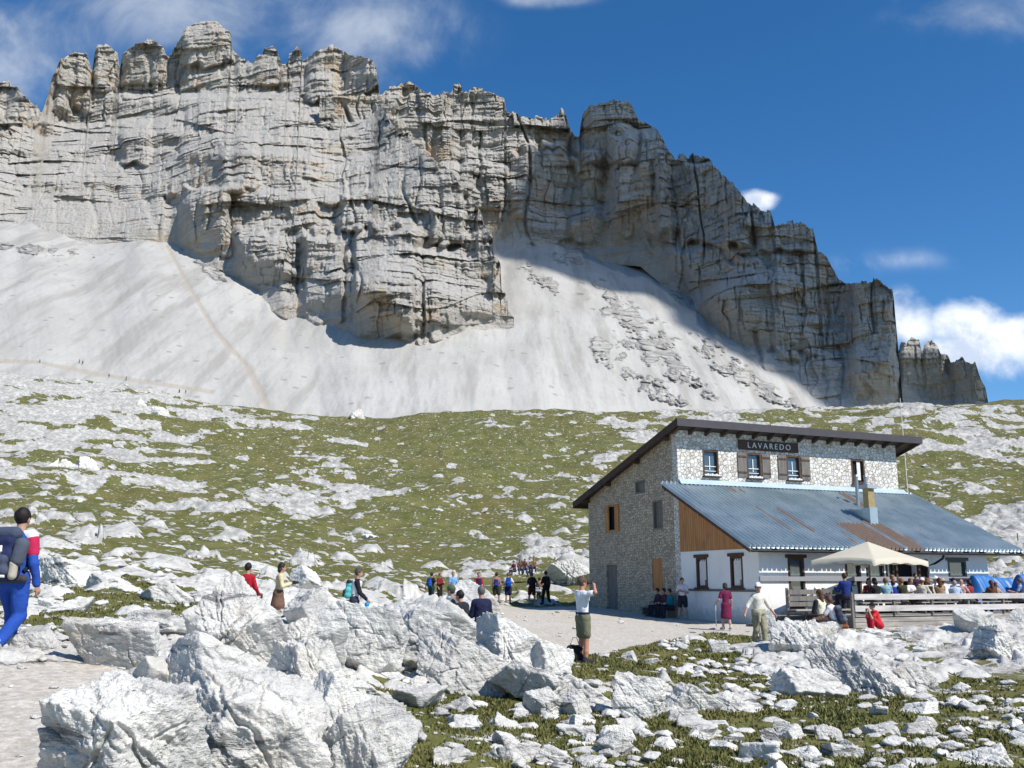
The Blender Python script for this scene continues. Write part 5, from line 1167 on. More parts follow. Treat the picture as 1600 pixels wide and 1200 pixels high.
def person(loc, face, label, H=1.75, kind='stand', arms='down', legs='stand', lean=0., seat=.45, spread=0., vs=.016, top=((.5, .5, .5), 'short'), low=((.1, .1, .1), 'trousers'),
           shoes=(.05, .045, .04), hair=((.03, .02, .015), 'short'), hat=None, group=None, yaw=0., fem=0., skin=None, child=False, vest=None, scarf=None):
    """face: compass direction the person looks, degrees from straight away (0) clockwise"""
    S = H / 1.75; rt = empty('person', loc, -R(face), label, 'person', group); rt.scale = (S, S, S)
    J = pose(kind, arms, legs, lean, seat, spread); sk = skin or SKIN; fine = vs < .02
    tc, sl = top; lc, ls = low; hs = J['head']; RH = Rz(-R(yaw)); up = J['up']
    hd = lambda *o: hs + RH @ v3(*o); W = 1 - .1 * fem
    B = [cap(J['hip'] + v3(-.055, 0, 0), J['hip'] + v3(.055, 0, 0), .125, .125, (1, 1.15, 1)), cap(J['hip'] + up * .03, J['waist'], .135, .125 * W, (1, 1.3, 1)), cap(J['waist'], J['chest'], .125 * W, .155 * W, (1, 1.35, 1)),
         cap(J['chest'] + v3(-.055, 0, 0) + up * .03, J['chest'] + v3(.055, 0, 0) + up * .03, .10, .10, (1, 1.1, 1)), cap(J['neck'] - up * .07, J['head'] - v3(0, .015, .04), .062, .05),
         ell(hs + v3(0, 0, .035), (.076, .095, .105), RH), ell(hd(0, .022, -.035), (.058, .07, .075), RH), ell(hd(0, .098, -.005), (.014, .022, .024), RH)]
    for s in (-1, 1): B.append(ell(hd(s * .078, -.005, .005), (.012, .022, .032), RH))
    if fem: B += [ell(J['chest'] + v3(s * .07, .082, .0), (.05, .05, .05)) for s in (-1, 1)]
    hands = []
    for n_, s in (('L', -1), ('R', 1)):
        B += [cap(J['chest'] + up * .09 + v3(s * .09, 0, 0), J['sh' + n_], .068, .052), cap(J['sh' + n_], J['el' + n_], .050, .040), cap(J['el' + n_], J['wr' + n_], .043, .028),
              cap(J['hp' + n_], J['kn' + n_], .092, .058), cap(J['kn' + n_], J['an' + n_] * .62 + J['kn' + n_] * .38, .056, .057), cap(J['an' + n_] * .62 + J['kn' + n_] * .38, J['an' + n_], .057, .036),
              cap(J['an' + n_] - v3(0, .02, .03), J['toe' + n_], .04, .034)]
        d = J['wr' + n_] - J['el' + n_]; d = d / np.linalg.norm(d); rf = max(.0085, vs * .62)
        x = np.cross(d, v3(s, 0, 0) if abs(d[0]) < .8 else v3(0, 1, 0)); x /= np.linalg.norm(x); y = np.cross(d, x) * 1.0
        hands.append((J['wr' + n_], d, x, y)); w_ = J['wr' + n_]
        inn = -y if (y @ v3(s, 0, 0)) > 0 else y                           # towards the palm
        B.append(cap(w_ + d * .02, w_ + d * .075, .026, .034, None))
        for i, L in enumerate((.062, .075, .070, .055)):
            b_ = w_ + d * .085 + x * (.030 - .020 * i); m_ = b_ + (d * .9 + inn * .25) * L * .55; B += [cap(b_, m_, rf, rf * .95), cap(m_, m_ + (d * .6 + inn * .8) * L * .5, rf * .95, rf * .8)]
        th = w_ + d * .035 + x * .028; B.append(cap(th, th + (d * .7 + x * .6 + inn * .4) * .055, rf * 1.15, rf * .9))
    surf('body', B, vs, sk, rt, .018)
    m = vs * .35
    # ---- upper garment
    if sl != 'bare':
        T = [cap(J['hip'] + up * .02, J['waist'], .142, .135 * W, (1, 1.25, 1)), cap(J['waist'], J['chest'], .135 * W, .165 * W, (1, 1.3, 1)),
             cap(J['chest'] + v3(-.06, 0, 0) + up * .03, J['chest'] + v3(.06, 0, 0) + up * .03, .112, .112, (1, 1.1, 1)), cap(J['neck'] - up * .09, J['neck'] - up * .02, .085, .068)]
        if fem: T += [ell(J['chest'] + v3(s * .07, .085, .0), (.056, .056, .056)) for s in (-1, 1)]
        cuts = [(J['neck'] + up * .012, up)]
        for n_, s in (('L', -1), ('R', 1)):
            T += [cap(J['chest'] + up * .08 + v3(s * .06, 0, 0), J['sh' + n_], .08, .062), cap(J['neck'] - up * .035, J['sh' + n_] + up * .01, .055, .05)]
            if sl in ('long', 'jacket'): T += [cap(J['sh' + n_], J['el' + n_], .060, .054), cap(J['el' + n_], J['wr' + n_] * .97 + J['el' + n_] * .03, .054, .042)]
            elif sl == 'mid': T += [cap(J['sh' + n_], J['el' + n_], .060, .055), cap(J['el' + n_], J['wr' + n_] * .25 + J['el' + n_] * .75, .055, .052)]
            elif sl == 'short': T.append(cap(J['sh' + n_], J['el' + n_] * .62 + J['sh' + n_] * .38, .061, .063))
        surf('jacket' if sl == 'jacket' else 'shirt', T, vs, cloth(tc), rt, .025, cuts, .011, 3, m + (.012 if sl == 'jacket' else 0))
    # ---- lower garment
    L = [cap(J['hip'] + v3(-.05, 0, 0), J['hip'] + v3(.05, 0, 0), .138, .138, (1, 1.12, 1)), cap(J['hip'], J['hip'] + up * .09, .135, .13, (1, 1.2, 1))]
    if ls in ('trousers', 'shorts'):
        for n_ in 'LR':
            if ls == 'trousers': L += [cap(J['hp' + n_], J['kn' + n_], .108, .078), cap(J['kn' + n_], J['an' + n_] + v3(0, 0, .01), .078, .062)]
            else: L += [cap(J['hp' + n_], J['hp' + n_] * .2 + J['kn' + n_] * .8, .112, .098)]
        surf(ls, L, vs, cloth(lc), rt, .02, [(J['hip'] + up * .11, up)] if kind == 'stand' else (), .011, 5, m)
    else:
        bot = .42 if ls == 'dress' else .55
        if kind == 'sit': L += [cap(J['hpL'], J['knL'], .12, .10), cap(J['hpR'], J['knR'], .12, .10)]
        else: L += [cap(J['hip'], v3(0, 0, bot + .1), .16, .22, (1, 1.15, 1))]
        cuts = [] if kind == 'sit' else ([(J['hip'] + up * .12, up)] + [((0, 0, bot), (0, 0, -1))]); surf('skirt', L, vs, cloth(lc), rt, .04, cuts, .008, 5, m)
    for n_ in 'LR':
        surf('shoe', [cap(J['an' + n_] + v3(0, -.015, .02), J['an' + n_] - v3(0, .03, .03), .048, .048), cap(J['an' + n_] - v3(0, .03, .032), J['toe' + n_], .046, .042)], min(vs, .018), cloth(shoes), rt, .015, (), 0, 0, m)
    # ---- hair, hats
    if hair:
        hc, hst = hair; Hh = [ell(hs + RH @ v3(0, -.012, .045), (.086, .100, .108), RH)]; fw = RH @ v3(0, .78, -.62); cuts = [(hd(0, .062, .035), fw)]
        if hst == 'long': Hh += [cap(hd(0, -.07, .03), hd(0, -.10, -.20), .075, .06)]; cuts = [(hd(0, .062, .045), RH @ v3(0, .95, -.30))]
        if hst == 'bob': Hh += [cap(hd(-.04, -.05, 0), hd(.04, -.05, -.06), .07, .07)]
        surf('hair', Hh, min(vs, .016), plain('hair', hc, .6, 40, .4, .6, .01), rt, .02, cuts, .008, 7, m)
    if hat:
        ht, hcol = hat; Hh = [ell(hs + RH @ v3(0, -.008, .055), (.092, .108, .108), RH)]; cuts = [(hd(0, 0, .055), v3(0, 0, -1))]
        surf('hat', Hh, min(vs, .016), cloth(hcol), rt, .01, cuts, 0, 0, m)
        if ht == 'cap': surf('hat_brim', [cap(hd(-.02, .09, .065), hd(.02, .165, .05), .055, .05, (1, 1, 4.))], min(vs, .014), cloth(hcol), rt, .01, (), 0, 0, m)
        if ht == 'brim': surf('hat_brim', [cap(hd(-.01, -.01, .06), hd(.01, .0, .06), .165, .165, (1, 1, 6.))], min(vs, .014), cloth(hcol), rt, .01, (), 0, 0, m)
    if vest: surf('vest', [cap(J['hip'] + up * .05, J['waist'], .15, .145, (1, 1.2, 1)), cap(J['waist'], J['chest'] + up * .06, .145, .178, (1, 1.25, 1))], vs, cloth(vest), rt, .02, [(J['neck'] - up * .03, up)], .006, 3, m)
    if scarf: surf('scarf', [cap(J['neck'] + v3(-.06, .05, -.01), J['neck'] + v3(.06, .05, -.01), .05, .05), cap(J['neck'] + v3(.03, .09, 0), J['chest'] + v3(.05, .17, -.08), .05, .055)], vs, cloth(scarf), rt, .02, (), .006, 3, m)
    if fine:
        for s in (-1, 1): surf('eye', [ell(hd(s * .032, .083, .02), (.015, .012, .010), RH)], .005, M_BLACK, rt, .005)
        surf('mouth', [ell(hd(0, .086, -.05), (.026, .010, .007), RH)], .004, plain('lips', (.32, .12, .10), .5), rt, .005)
    J['root'] = rt; J['S'] = S; J['M'] = lambda p: v3(*loc) + S * (Rz(-R(face)) @ np.asarray(p, float)); J['face'] = face; J['loc'] = v3(*loc); J['hands'] = hands
    return J
def backpack(J, label, col, col2=None, size=1., group=None, vs=.016, lid=True):
    """rucksack on a back: a thing of its own, hanging from the shoulders"""
    p = J['M'](J['chest'] + v3(0, -.22 * size ** .3, -.12)); rt = empty('backpack', p, -R(J['face']), label, 'backpack', group); a = math.atan2(J['up'][1], J['up'][2]); rt.rotation_euler = (-a, 0, -R(J['face'])); rt.scale = (J['S'] * size,) * 3
    surf('pack_body', [cap((-.07, 0, -.17), (.07, 0, -.17), .105, .105), cap((-.06, 0, -.02), (.06, 0, -.02), .11, .11), cap((-.05, 0, .14), (.05, 0, .14), .095, .095)], vs, cloth(col), rt, .05, (), .006, 4)
    surf('front_pocket', [cap((-.06, -.10, -.17), (.06, -.10, -.17), .06, .06), cap((-.05, -.10, -.06), (.05, -.10, -.06), .055, .055)], vs, cloth(col2 or tuple(c * .6 for c in col)), rt, .04, (), .004, 5)
    if lid: surf('lid', [cap((-.08, -.015, .22), (.08, -.015, .22), .075, .075)], vs, cloth(col2 or tuple(c * .8 for c in col)), rt, .03, (), .004, 6)
    for s in (-1, 1):
        mb = MB(); mb.tube([(s * .07, .09, .16), (s * .10, .17, .24), (s * .12, .27, .20), (s * .13, .33, .10), (s * .15, .30, -.04), (s * .15, .12, -.16)], [.022] * 6, 6); mb.build('strap', cloth(tuple(c * .5 for c in col)), rt, smooth=True)
    return rt
def bag(p, label, col, sz=(.16, .08, .13), name='bag', face=0):
    rt = empty(name, p, -R(face), label, 'bag'); surf('bag_body', [cap((-sz[0] + sz[1], 0, -sz[2] * .4), (sz[0] - sz[1], 0, -sz[2] * .4), sz[1], sz[1]), cap((-sz[0] * .5, 0, sz[2] * .5), (sz[0] * .5, 0, sz[2] * .5), sz[1] * .7, sz[1] * .7)], .012, cloth(col), rt, .04, (), .004, 3)
    MB().tube([(-sz[0] * .5, 0, sz[2] * .8), (-.04, 0, sz[2] * 1.7), (.04, 0, sz[2] * 1.7), (sz[0] * .5, 0, sz[2] * .8)], .008, 6).build('bag_handle', cloth(tuple(c * .5 for c in col)), rt)
    return rt
def gp(px, Y):
    """point of the ground in column px at distance Y"""
    a = ae(px, 920)[0] * Y; return np.array([a, Y, gz(a, Y)])
def rise(p, z): p[2] = z; return p
NAVY, WHITE, KHAKI, RED = (.012, .018, .055), (.72, .74, .76), (.20, .20, .12), (.55, .03, .035)
# --- hiker in blue at the left edge
p = at(8, 1031, 11.9)
h = person(p, 6, 'person in bright blue tracksuit walking away up the gravel path under a navy rucksack', 1.78, arms=('swing', 'down'), legs='walk', lean=.08, vs=.011, top=((.02, .075, .36), 'long'), low=((.016, .065, .33), 'trousers'), shoes=(.42, .38, .33), hair=((.012, .008, .007), 'short'))
for s in (-1, 1):
    n_ = 'L' if s < 0 else 'R'; c = h['sh' + n_]
    surf('shoulder_panel', [cap(c + v3(-s * .07, 0, .035), c + v3(s * .0, 0, .02), .062, .07)], .010, cloth((.75, .76, .78)), h['root'], .02, [((0, -.2, 0), (0, -1, 0))], 0, 0, .008)
    surf('sleeve_panel', [cap(c + v3(s * .012, 0, -.01), h['el' + n_] * .55 + c * .45, .074, .071)], .010, cloth((.50, .02, .08)), h['root'], .02, (), .004, 3, .004)
bp = backpack(h, 'navy trekking rucksack with grey side pocket on the back of the blue hiker', (.018, .026, .085), (.06, .075, .12), 1.12, vs=.011)
surf('side_pocket', [cap((.17, -.05, -.06), (.20, -.05, .10), .07, .075)], .011, cloth((.075, .09, .12)), bp, .03, (), .004, 3)
surf('bottle_pouch', [cap((.15, -.07, -.22), (.15, -.07, -.10), .045, .045)], .011, cloth((.42, .38, .30)), bp, .03, (), .003, 3)
surf('hip_belt', [cap((-.17, .10, -.24), (.17, .10, -.24), .045, .045)], .011, cloth((.05, .05, .06)), bp, .03)
MB().tube([(-.12, -.155, -.235), (0, -.18, -.235), (.12, -.155, -.235)], .014, 8).build('reflective_strip', M_WHITE, bp)
MB().tube([(.03, -.165, -.02), (.05, -.17, .02), (.045, -.168, .08)], .012, 6).build('zip_tab', M_WHITE, bp)
# --- man with binoculars
p = gp(910, 21.2); p = rise(p, at(910, 1036, 21.2)[2])
h = person(p, 62, 'person in white T-shirt and khaki shorts looking through binoculars on the grass', 1.77, arms='binoc', lean=-.03, vs=.014, top=(WHITE, 'short'), low=((.15, .155, .095), 'shorts'), shoes=(.03, .03, .035), hair=((.09, .055, .035), 'short'), skin=plain('tanned_skin', (.46, .22, .14), .6, 30, .12, .1))
c = h['M'](h['head'] + v3(0, .12, .02)); b = empty('binoculars', c, -R(62), 'small black binoculars held to the eyes of the person in khaki shorts', 'binoculars')
for s in (-1, 1): MB().tube([(s * .032, -.03, 0), (s * .034, .03, 0), (s * .036, .09, 0)], [.018, .022, .026], 10).build('barrel', M_BLACK, b, smooth=True)
MB().box(-.03, .03, -.005, .04, -.012, .014).build('bridge', M_BLACK, b)
surf('belt', [cap(h['hip'] + v3(-.04, 0, .09), h['hip'] + v3(.04, 0, .09), .137, .137, (1, 1.2, 1.))], .012, cloth((.02, .02, .05)), h['root'], .02, [(h['hip'] + v3(0, 0, .115), (0, 0, 1)), (h['hip'] + v3(0, 0, .07), (0, 0, -1))], 0, 0, .012)
q = gp(897, 21.3); q[2] += .16; bag(q, 'small black rounded shape on the rock behind the person in khaki shorts', (.012, .012, .015), (.2, .12, .2), 'daypack')  # only a black rounded shape with a handle loop
# --- woman in purple
p = gp(1133, 36.5); p = rise(p, at(1133, 984, 36.5)[2])
h = person(p, -8, 'person in purple dress seen from behind walking to the white wall with a pale stick', 1.66, arms=('stick', 'down'), legs='stride', top=((.15, .012, .055), 'short'), low=((.14, .011, .05), 'dress'), hair=((.02, .014, .012), 'bob'), fem=1, shoes=(.5, .45, .4))
c = h['M'](h['wrL'] + v3(-.01, .03, -.06)); MB_ = MB().tube([(0, 0, .06), (0, 0, -.78)], .018, 8); MB_.tube([(-.06, 0, .07), (.05, 0, .07)], .02, 8); o = MB_.build('walking_stick', plain('pale_wood', (.6, .55, .48), .7)); o.location = c.tolist(); tag(o, 'pale walking stick in the left hand of the person in purple dress', 'stick')
# --- man with white cap
p = gp(1183, 28.); p = rise(p, at(1183, 1012, 28.)[2])
h = person(p, 165, 'person in cream pullover, khaki trousers and white cap walking among rocks', 1.76, arms='out', legs='stride', lean=.05, vs=.014, top=((.66, .64, .54), 'mid'), low=((.27, .25, .16), 'trousers'), hat=('cap', (.78, .78, .76)), hair=((.05, .04, .03), 'short'), yaw=15, shoes=(.07, .06, .06))
surf('tied_jacket', [cap(h['hip'] + v3(-.07, .03, .06), h['hip'] + v3(.07, .03, .06), .14, .14, (1, 1.1, 1)), cap(h['hip'] + v3(.05, .14, .02), h['hip'] + v3(.06, .15, -.2), .045, .035)], .014, cloth((.36, .34, .25)), h['root'], .03, [(h['hip'] + v3(0, 0, .13), (0, 0, 1))], .01, 4, .01)
# --- man by the wall, and the pair sitting in the shade
p = gp(1066, 43.5); p = rise(p, at(1066, 967.5, 43.5)[2])
h = person(p, 200, 'person in white shirt and black shorts standing at the corner of the stone wall', 1.76, arms=('fold', 'camera'), spread=.07, vs=.018, top=((.68, .62, .68), 'short'), low=((.018, .02, .03), 'shorts'), hair=((.10, .05, .035), 'short'), yaw=-30, shoes=(.3, .3, .28))
backpack(h, 'small purple backpack of the person standing at the wall corner', (.10, .03, .09), None, .8, vs=.018)
for px, v, lab, tc in ((1030, -.0, 'person in dark clothes sitting in the shade at the stone wall', (.03, .03, .05)), (1049, -.0, 'person in teal shirt sitting in the shade at the stone wall', (.01, .16, .22)), (1040, .9, 'person in maroon top sitting in the shade furthest from the corner', (.09, .02, .03))):
    a = ae(px, 940)[0]; u = -.55; P0 = HC[:2] + DF * u; vv = (a * P0[1] - P0[0]) / (DS[0] - a * DS[1]); x, y = P0 + DS * vv; p = np.array([x, y, gz(x, y)])
    person(p, 180 + 70, lab, 1.7, 'sit', 'lap', lean=.12, vs=.02, top=(tc, 'long'), low=((.02, .025, .04), 'trousers'), seat=.40)
x, y = hut_xyz(-.38, 1.2, 0)[:2]; bw = empty('wall_bench', (x, y, gz(x, y)), math.atan2(DF[1], DF[0]), 'plain dark bench in the shade along the stone gable wall', 'bench')
MB().box(-.2, .2, -1.0, 1.6, .36, .40).build('seat', M_OLDWOOD, bw)
for v in (-.9, 1.4): MB().box(-.17, .17, v, v + .08, -.2, .359).build('leg', M_OLDWOOD, bw)
# --- people before the terrace
def seated(px, pyhead, Y, face, label, seat=.32, kind='sit', H=1.7, **k):
    """sits so that the crown of the head is where the photo shows it"""
    a = at(px, pyhead, Y); lean = k.get('lean', 0.); crown = (seat + .10 + .555 * math.cos(lean) + .10 * math.cos(lean) + .05 + .14) * H / 1.75
    return person((a[0], a[1], a[2] - crown), face, label, H, kind, seat=seat, lean=lean, **{q: w_ for q, w_ in k.items() if q != 'lean'})
h = seated(1282, 921, 28.5, -25, 'person with long brown hair, cream back and brown trousers sitting on grey rock', vs=.014, top=((.70, .66, .48), 'short'), low=((.06, .035, .025), 'trousers'), hair=((.10, .05, .02), 'long'), arms='lap', lean=.08, fem=1)
for s in 'LR': surf('dark_sleeve', [cap(h['sh' + s], h['el' + s], .074, .064)], .014, cloth((.02, .02, .025)), h['root'], .02, (), .004, 3, .006)
h = seated(1305, 930, 27.5, -50, 'person with brown hair and white top sitting beside the long haired one, leaning forward', vs=.014, top=((.70, .66, .68), 'short'), low=((.45, .42, .36), 'trousers'), hair=((.09, .045, .03), 'bob'), arms='knee', lean=.30, fem=1)
b = backpack(h, 'dark navy backpack with grey straps on the person in white sitting before the terrace', (.03, .035, .06), (.10, .11, .13), .95, vs=.014)
bag(h['M'](h['hip'] + v3(.20, -.10, -.02)), 'brown leather shoulder bag at the hip of the seated person in white', (.22, .085, .03), (.15, .06, .12), 'handbag', 20)
h = seated(1372, 942, 30.5, -95, 'person in red shirt and red trousers with dark cap crouching before the terrace boards', vs=.014, kind='crouch', seat=.10, H=1.45, top=((.62, .03, .035), 'short'), low=((.50, .02, .035), 'trousers'), hat=('cap', (.015, .012, .016)), arms='face', lean=.35)
# --- left of the yard
seated(388, 880, 25., 15, 'person in red shirt with dark hair half hidden behind the tallest left outcrop', seat=.7, vs=.016, top=((.42, .012, .025), 'long'), low=((.03, .03, .04), 'trousers'), arms='fwd', hair=((.012, .01, .012), 'short'))
def stander(px, pyh, Y, face, label, H=1.72, **k):
    a = at(px, pyh, Y); return person((a[0], a[1], a[2] - H * 1.0), face, label, H, **k)
h = stander(437, 881, 26., 75, 'person in cream jacket and brown skirt looking down at a black camera', 1.68, arms='camera', vs=.015, top=((.62, .52, .32), 'long'), low=((.16, .09, .06), 'skirt'), hair=((.02, .014, .01), 'bob'), fem=1, lean=.08, yaw=0)
c = h['M'](h['wrR'] + v3(-.06, .10, .03)); cm = empty('camera', c, -R(75), 'black camera held by the person in the cream jacket', 'camera'); MB().box(-.07, .07, -.04, .04, -.05, .05).build('camera_body', M_BLACK, cm, bevel=.01); MB().tube([(0, .04, 0), (0, .12, 0)], .035, 12).build('lens', M_BLACK, cm)
h = stander(555, 889, 26., 80, 'person in white overshirt and black sleeves walking right with a light blue bag', 1.72, legs='stride', arms=('down', 'fwd'), vs=.015, top=((.014, .014, .018), 'long'), low=((.03, .035, .06), 'trousers'), hair=((.07, .055, .05), 'short'), vest=(.72, .70, .70), lean=.12)
backpack(h, 'turquoise and black backpack on the person with the white overshirt', (.10, .42, .42), (.02, .03, .035), .9, vs=.015)
bag(h['M'](h['wrR'] + v3(.0, .02, -.22)), 'light blue carrier bag in the hand of the person with the white overshirt', (.02, .30, .62), (.17, .09, .16), 'carrier_bag', 80)
# --- three sitting behind the broad hump
seated(708, 915, 23., -75, 'person in grey jacket with green woollen hat and pale blue scarf sitting behind the hump', vs=.014, top=((.16, .15, .15), 'jacket'), low=((.03, .03, .04), 'trousers'), hat=('beanie', (.075, .11, .07)), hair=((.08, .06, .05), 'short'), scarf=(.25, .50, .58), arms='lap', lean=.05, yaw=10)
seated(730, 923, 22.6, -60, 'person with black hair leaning between the green hat and the navy jacket', vs=.014, top=((.02, .022, .03), 'jacket'), low=((.03, .03, .04), 'trousers'), hair=((.01, .008, .01), 'short'), arms='lap', lean=.30, yaw=0)
seated(753, 916, 22., -15, 'person in navy jacket with grey hair sitting with back turned behind the hump', vs=.014, top=((.012, .016, .05), 'jacket'), low=((.03, .03, .04), 'trousers'), hair=((.13, .12, .12), 'short'), arms='lap', lean=.06)
# --- groups standing beyond the yard
G = 'walkers gathered beyond the gravel yard'
Y0 = 56.
def walker(px, pyh, face, label, H=1.74, Y=Y0, **k):
    p = gp(px, Y); p = rise(p, at(px, 944 if Y < 58 else 946, Y)[2]); return person(p, face, label, H, group=G, vs=.024, **k)
h = walker(674, 897, 30, 'person in black top and dark trousers carrying a bright blue daypack low', top=((.012, .014, .02), 'short'), low=((.02, .05, .05), 'trousers'), arms='out')
backpack(h, 'bright blue daypack hanging low on the person in the black top', (.02, .09, .42), None, .9, vs=.024)
walker(687, 895, 120, 'person in maroon red pullover and black trousers beside the blue daypack', top=((.20, .015, .025), 'long'), low=((.012, .012, .014), 'trousers'), arms='fold', hair=((.25, .12, .07), 'short'))
seated(708, 893, 50., 160, 'person in light blue shirt sitting on the whitish slab behind', H=1.7, vs=.02, top=((.18, .36, .62), 'short'), low=((.03, .04, .06), 'trousers'), arms='lap', hair=((.25, .16, .09), 'short'))
seated(748, 894, 50., 170, 'person in navy vest with red sleeves sitting on rocks behind the grey haired one', H=1.7, vs=.02, top=((.42, .02, .03), 'long'), low=((.30, .015, .025), 'trousers'), vest=(.02, .02, .07), arms='lap', hair=((.16, .06, .04), 'short'))
h = walker(776, 894, 5, 'person in pinkish shirt and dark shorts left of the round blue pack', top=((.35, .18, .16), 'short'), low=((.03, .035, .03), 'shorts'), arms='down', spread=.05)
backpack(h, 'dark blue waist pack on the person in the pinkish shirt', (.015, .03, .17), (.03, .06, .3), .8, vs=.024, lid=False)
h = walker(794, 893, -5, 'person in white shirt and navy shorts with a round bright blue backpack', top=((.72, .72, .74), 'short'), low=((.012, .015, .06), 'shorts'), arms=('down', 'out'), hair=((.16, .11, .06), 'short'))
backpack(h, 'round bright blue backpack on the person in navy shorts', (.008, .07, .36), None, 1., vs=.024)
h = walker(831, 894, -10, 'bare legged person in maroon shorts with a big black backpack', top=((.03, .03, .035), 'short'), low=((.06, .012, .018), 'shorts'), arms=('camera', 'out'), spread=.08, hair=((.06, .05, .04), 'short'), shoes=(.4, .38, .34))
backpack(h, 'big black backpack on the bare legged person in maroon shorts', (.010, .011, .013), None, 1.05, vs=.024)
h = walker(853, 888, -30, 'person dressed all in black standing astride at the right of the group', 1.82, top=((.010, .010, .014), 'long'), low=((.010, .010, .013), 'trousers'), arms=('fold', 'down'), spread=.12)
backpack(h, 'small black backpack on the person dressed all in black', (.012, .012, .016), (.03, .02, .03), .8, vs=.024)
h = walker(843, 905, 20, 'person with pale grey backpack standing between the black pack and the black clothes', 1.6, Y=58., top=((.30, .18, .13), 'short'), low=((.10, .11, .08), 'trousers'), arms='fold')
bag(h['M'](h['hip'] + v3(-.02, -.22, .05)), 'pale grey hip bag on the person between the two in black', (.45, .47, .47), (.2, .1, .16), 'hip_bag', 20)
G2 = 'people resting on the rocks up the slope'
for px, py, lab, tc in ((804, 876, 'person in red top with white cap resting leftmost on the upper rocks', (.20, .055, .05)), (812, 874, 'person in orange brown top resting second on the upper rocks', (.13, .075, .055)), (820, 873, 'person in dark red top resting between the orange brown and the grey one', (.11, .042, .038)),
                        (829, 878, 'person in grey violet top resting on the upper rocks', (.17, .16, .22)), (834, 871, 'person in yellow orange top resting highest on the upper rocks', (.24, .15, .075))):
    seated(px, py, 82., 170 + px % 7 * 9, lab, group=G2, vs=.03, top=(tc, 'long'), low=((.05, .06, .10), 'trousers'), arms='lap', hair=((.12, .07, .04), 'short'), lean=.15)
# --- on the terrace
G3 = 'guests on the terrace'
ZD = HC[2] + DW
def guest(px, v, face, label, seat=.45, kind='sit', **k):
    a = ae(px, 915)[0]; P0 = HC[:2] + DS * v; u = (a * P0[1] - P0[0]) / (DF[0] - a * DF[1]); x, y = P0 + u * DF
    return person((x, y, ZD), face, label, k.pop('H', 1.7), kind, seat=seat, group=G3, vs=.022, **k)
FB, FF_ = -24, 156          # looking to the hut, looking to the camera
guest(1322, -9.05, FB + 12, 'guest in wide navy blue jacket seen from behind left of the parasol pole', H=1.8, seat=.55, top=((.012, .03, .16), 'jacket'), low=((.02, .02, .04), 'trousers'), arms='table', hair=((.05, .03, .02), 'short'), lean=.1)
guest(1357, -7.25, FF_ + 30, 'guest in dark red top facing the parasol pole', top=((.20, .015, .03), 'long'), arms='table', hair=((.03, .02, .015), 'bob'), lean=.1)
guest(1369, -9.05, FB, 'guest in black top with black hair beside the dark red one', top=((.012, .012, .014), 'long'), arms='table', hair=((.012, .01, .01), 'bob'), lean=.12)
guest(1384, -9.05, FB + 30, 'guest in pale green and light blue top at the middle table', top=((.25, .42, .48), 'short'), arms='table', hair=((.16, .09, .05), 'short'))
guest(1395, -7.25, FF_, 'tall guest in light blue shirt facing the camera under the parasol', H=1.86, top=((.40, .55, .72), 'short'), arms='table', hair=((.20, .11, .07), 'short'))
guest(1399, -9.0, FB + 5, 'guest in royal blue jumper at the middle table', H=1.6, top=((.015, .03, .28), 'long'), arms='table', hair=((.05, .035, .03), 'short'), lean=.2)
guest(1409, -9.05, FB, 'guest in dark olive jacket right of the royal blue jumper', top=((.035, .04, .02), 'jacket'), arms='table', hair=((.28, .12, .07), 'short'))
guest(1421, -7.25, FF_, 'guest in white top with arms on the table before the dark doorway', top=((.72, .68, .68), 'short'), arms='table', hair=((.20, .10, .06), 'bob'), lean=.1)
guest(1431, -6.2, FF_ + 10, 'guest in deep purple standing in the dark doorway', kind='stand', H=1.55, top=((.035, .012, .04), 'long'), arms='fold', hair=((.02, .015, .012), 'short'))
guest(1441, -9.05, FB + 60, 'guest in cream blouse with red brown hair turned to the right', top=((.60, .55, .46), 'long'), arms='table', hair=((.22, .07, .03), 'short'), hat=('beanie', (.7, .68, .66)))
guest(1450, -9.0, FB + 20, 'guest in cream sleeves and black vest at the third table', top=((.62, .58, .48), 'long'), vest=(.02, .02, .022), arms='fold', hair=((.18, .08, .04), 'bob'))
guest(1462, -7.25, FF_, 'guest in white cardigan with white hat facing the camera', H=1.8, top=((.74, .72, .70), 'long'), arms='table', hat=('brim', (.72, .70, .66)), hair=((.3, .28, .26), 'short'))
guest(1468, -9.05, FB + 30, 'guest in brown top with long dark auburn hair at the third table', top=((.38, .24, .14), 'short'), arms='face', hair=((.08, .035, .02), 'long'))
guest(1478, -9.05, FB - 20, 'guest in white shirt with tan hat leaning over the table', top=((.74, .73, .70), 'long'), arms='table', hat=('brim', (.45, .33, .20)), hair=((.1, .06, .04), 'short'), lean=.2)
guest(1490, -7.25, FF_ - 15, 'guest in dark navy cap facing the camera left of the blue tarpaulin', top=((.10, .12, .20), 'long'), arms='table', hat=('cap', (.02, .025, .05)))
guest(1493, -9.1, FB + 40, 'guest in light blue shirt with rounded back before the tarpaulin', H=1.62, top=((.42, .52, .68), 'short'), arms='table', hair=((.35, .28, .22), 'short'), lean=.35)
guest(1502, -9.0, FB + 70, 'bald guest in pinkish shirt beside the light blue shirt', H=1.65, top=((.60, .35, .32), 'short'), arms='face', hair=None)
guest(1515, -9.05, FB - 10, 'guest in wine red vest with black hair before the blue tarpaulin', H=1.62, top=((.28, .03, .04), 'short'), arms='table', hair=((.01, .009, .01), 'bob'))
guest(1549, -9.05, FB + 25, 'guest in brown with loose brown hair before the wide blue tarpaulin', H=1.6, top=((.13, .06, .035), 'long'), arms='table', hair=((.10, .045, .025), 'long'))
guest(1556, -7.6, FF_, 'guest in tan top facing the camera beside the brown one', H=1.5, top=((.42, .28, .16), 'short'), arms='table', hair=((.2, .1, .05), 'bob'))
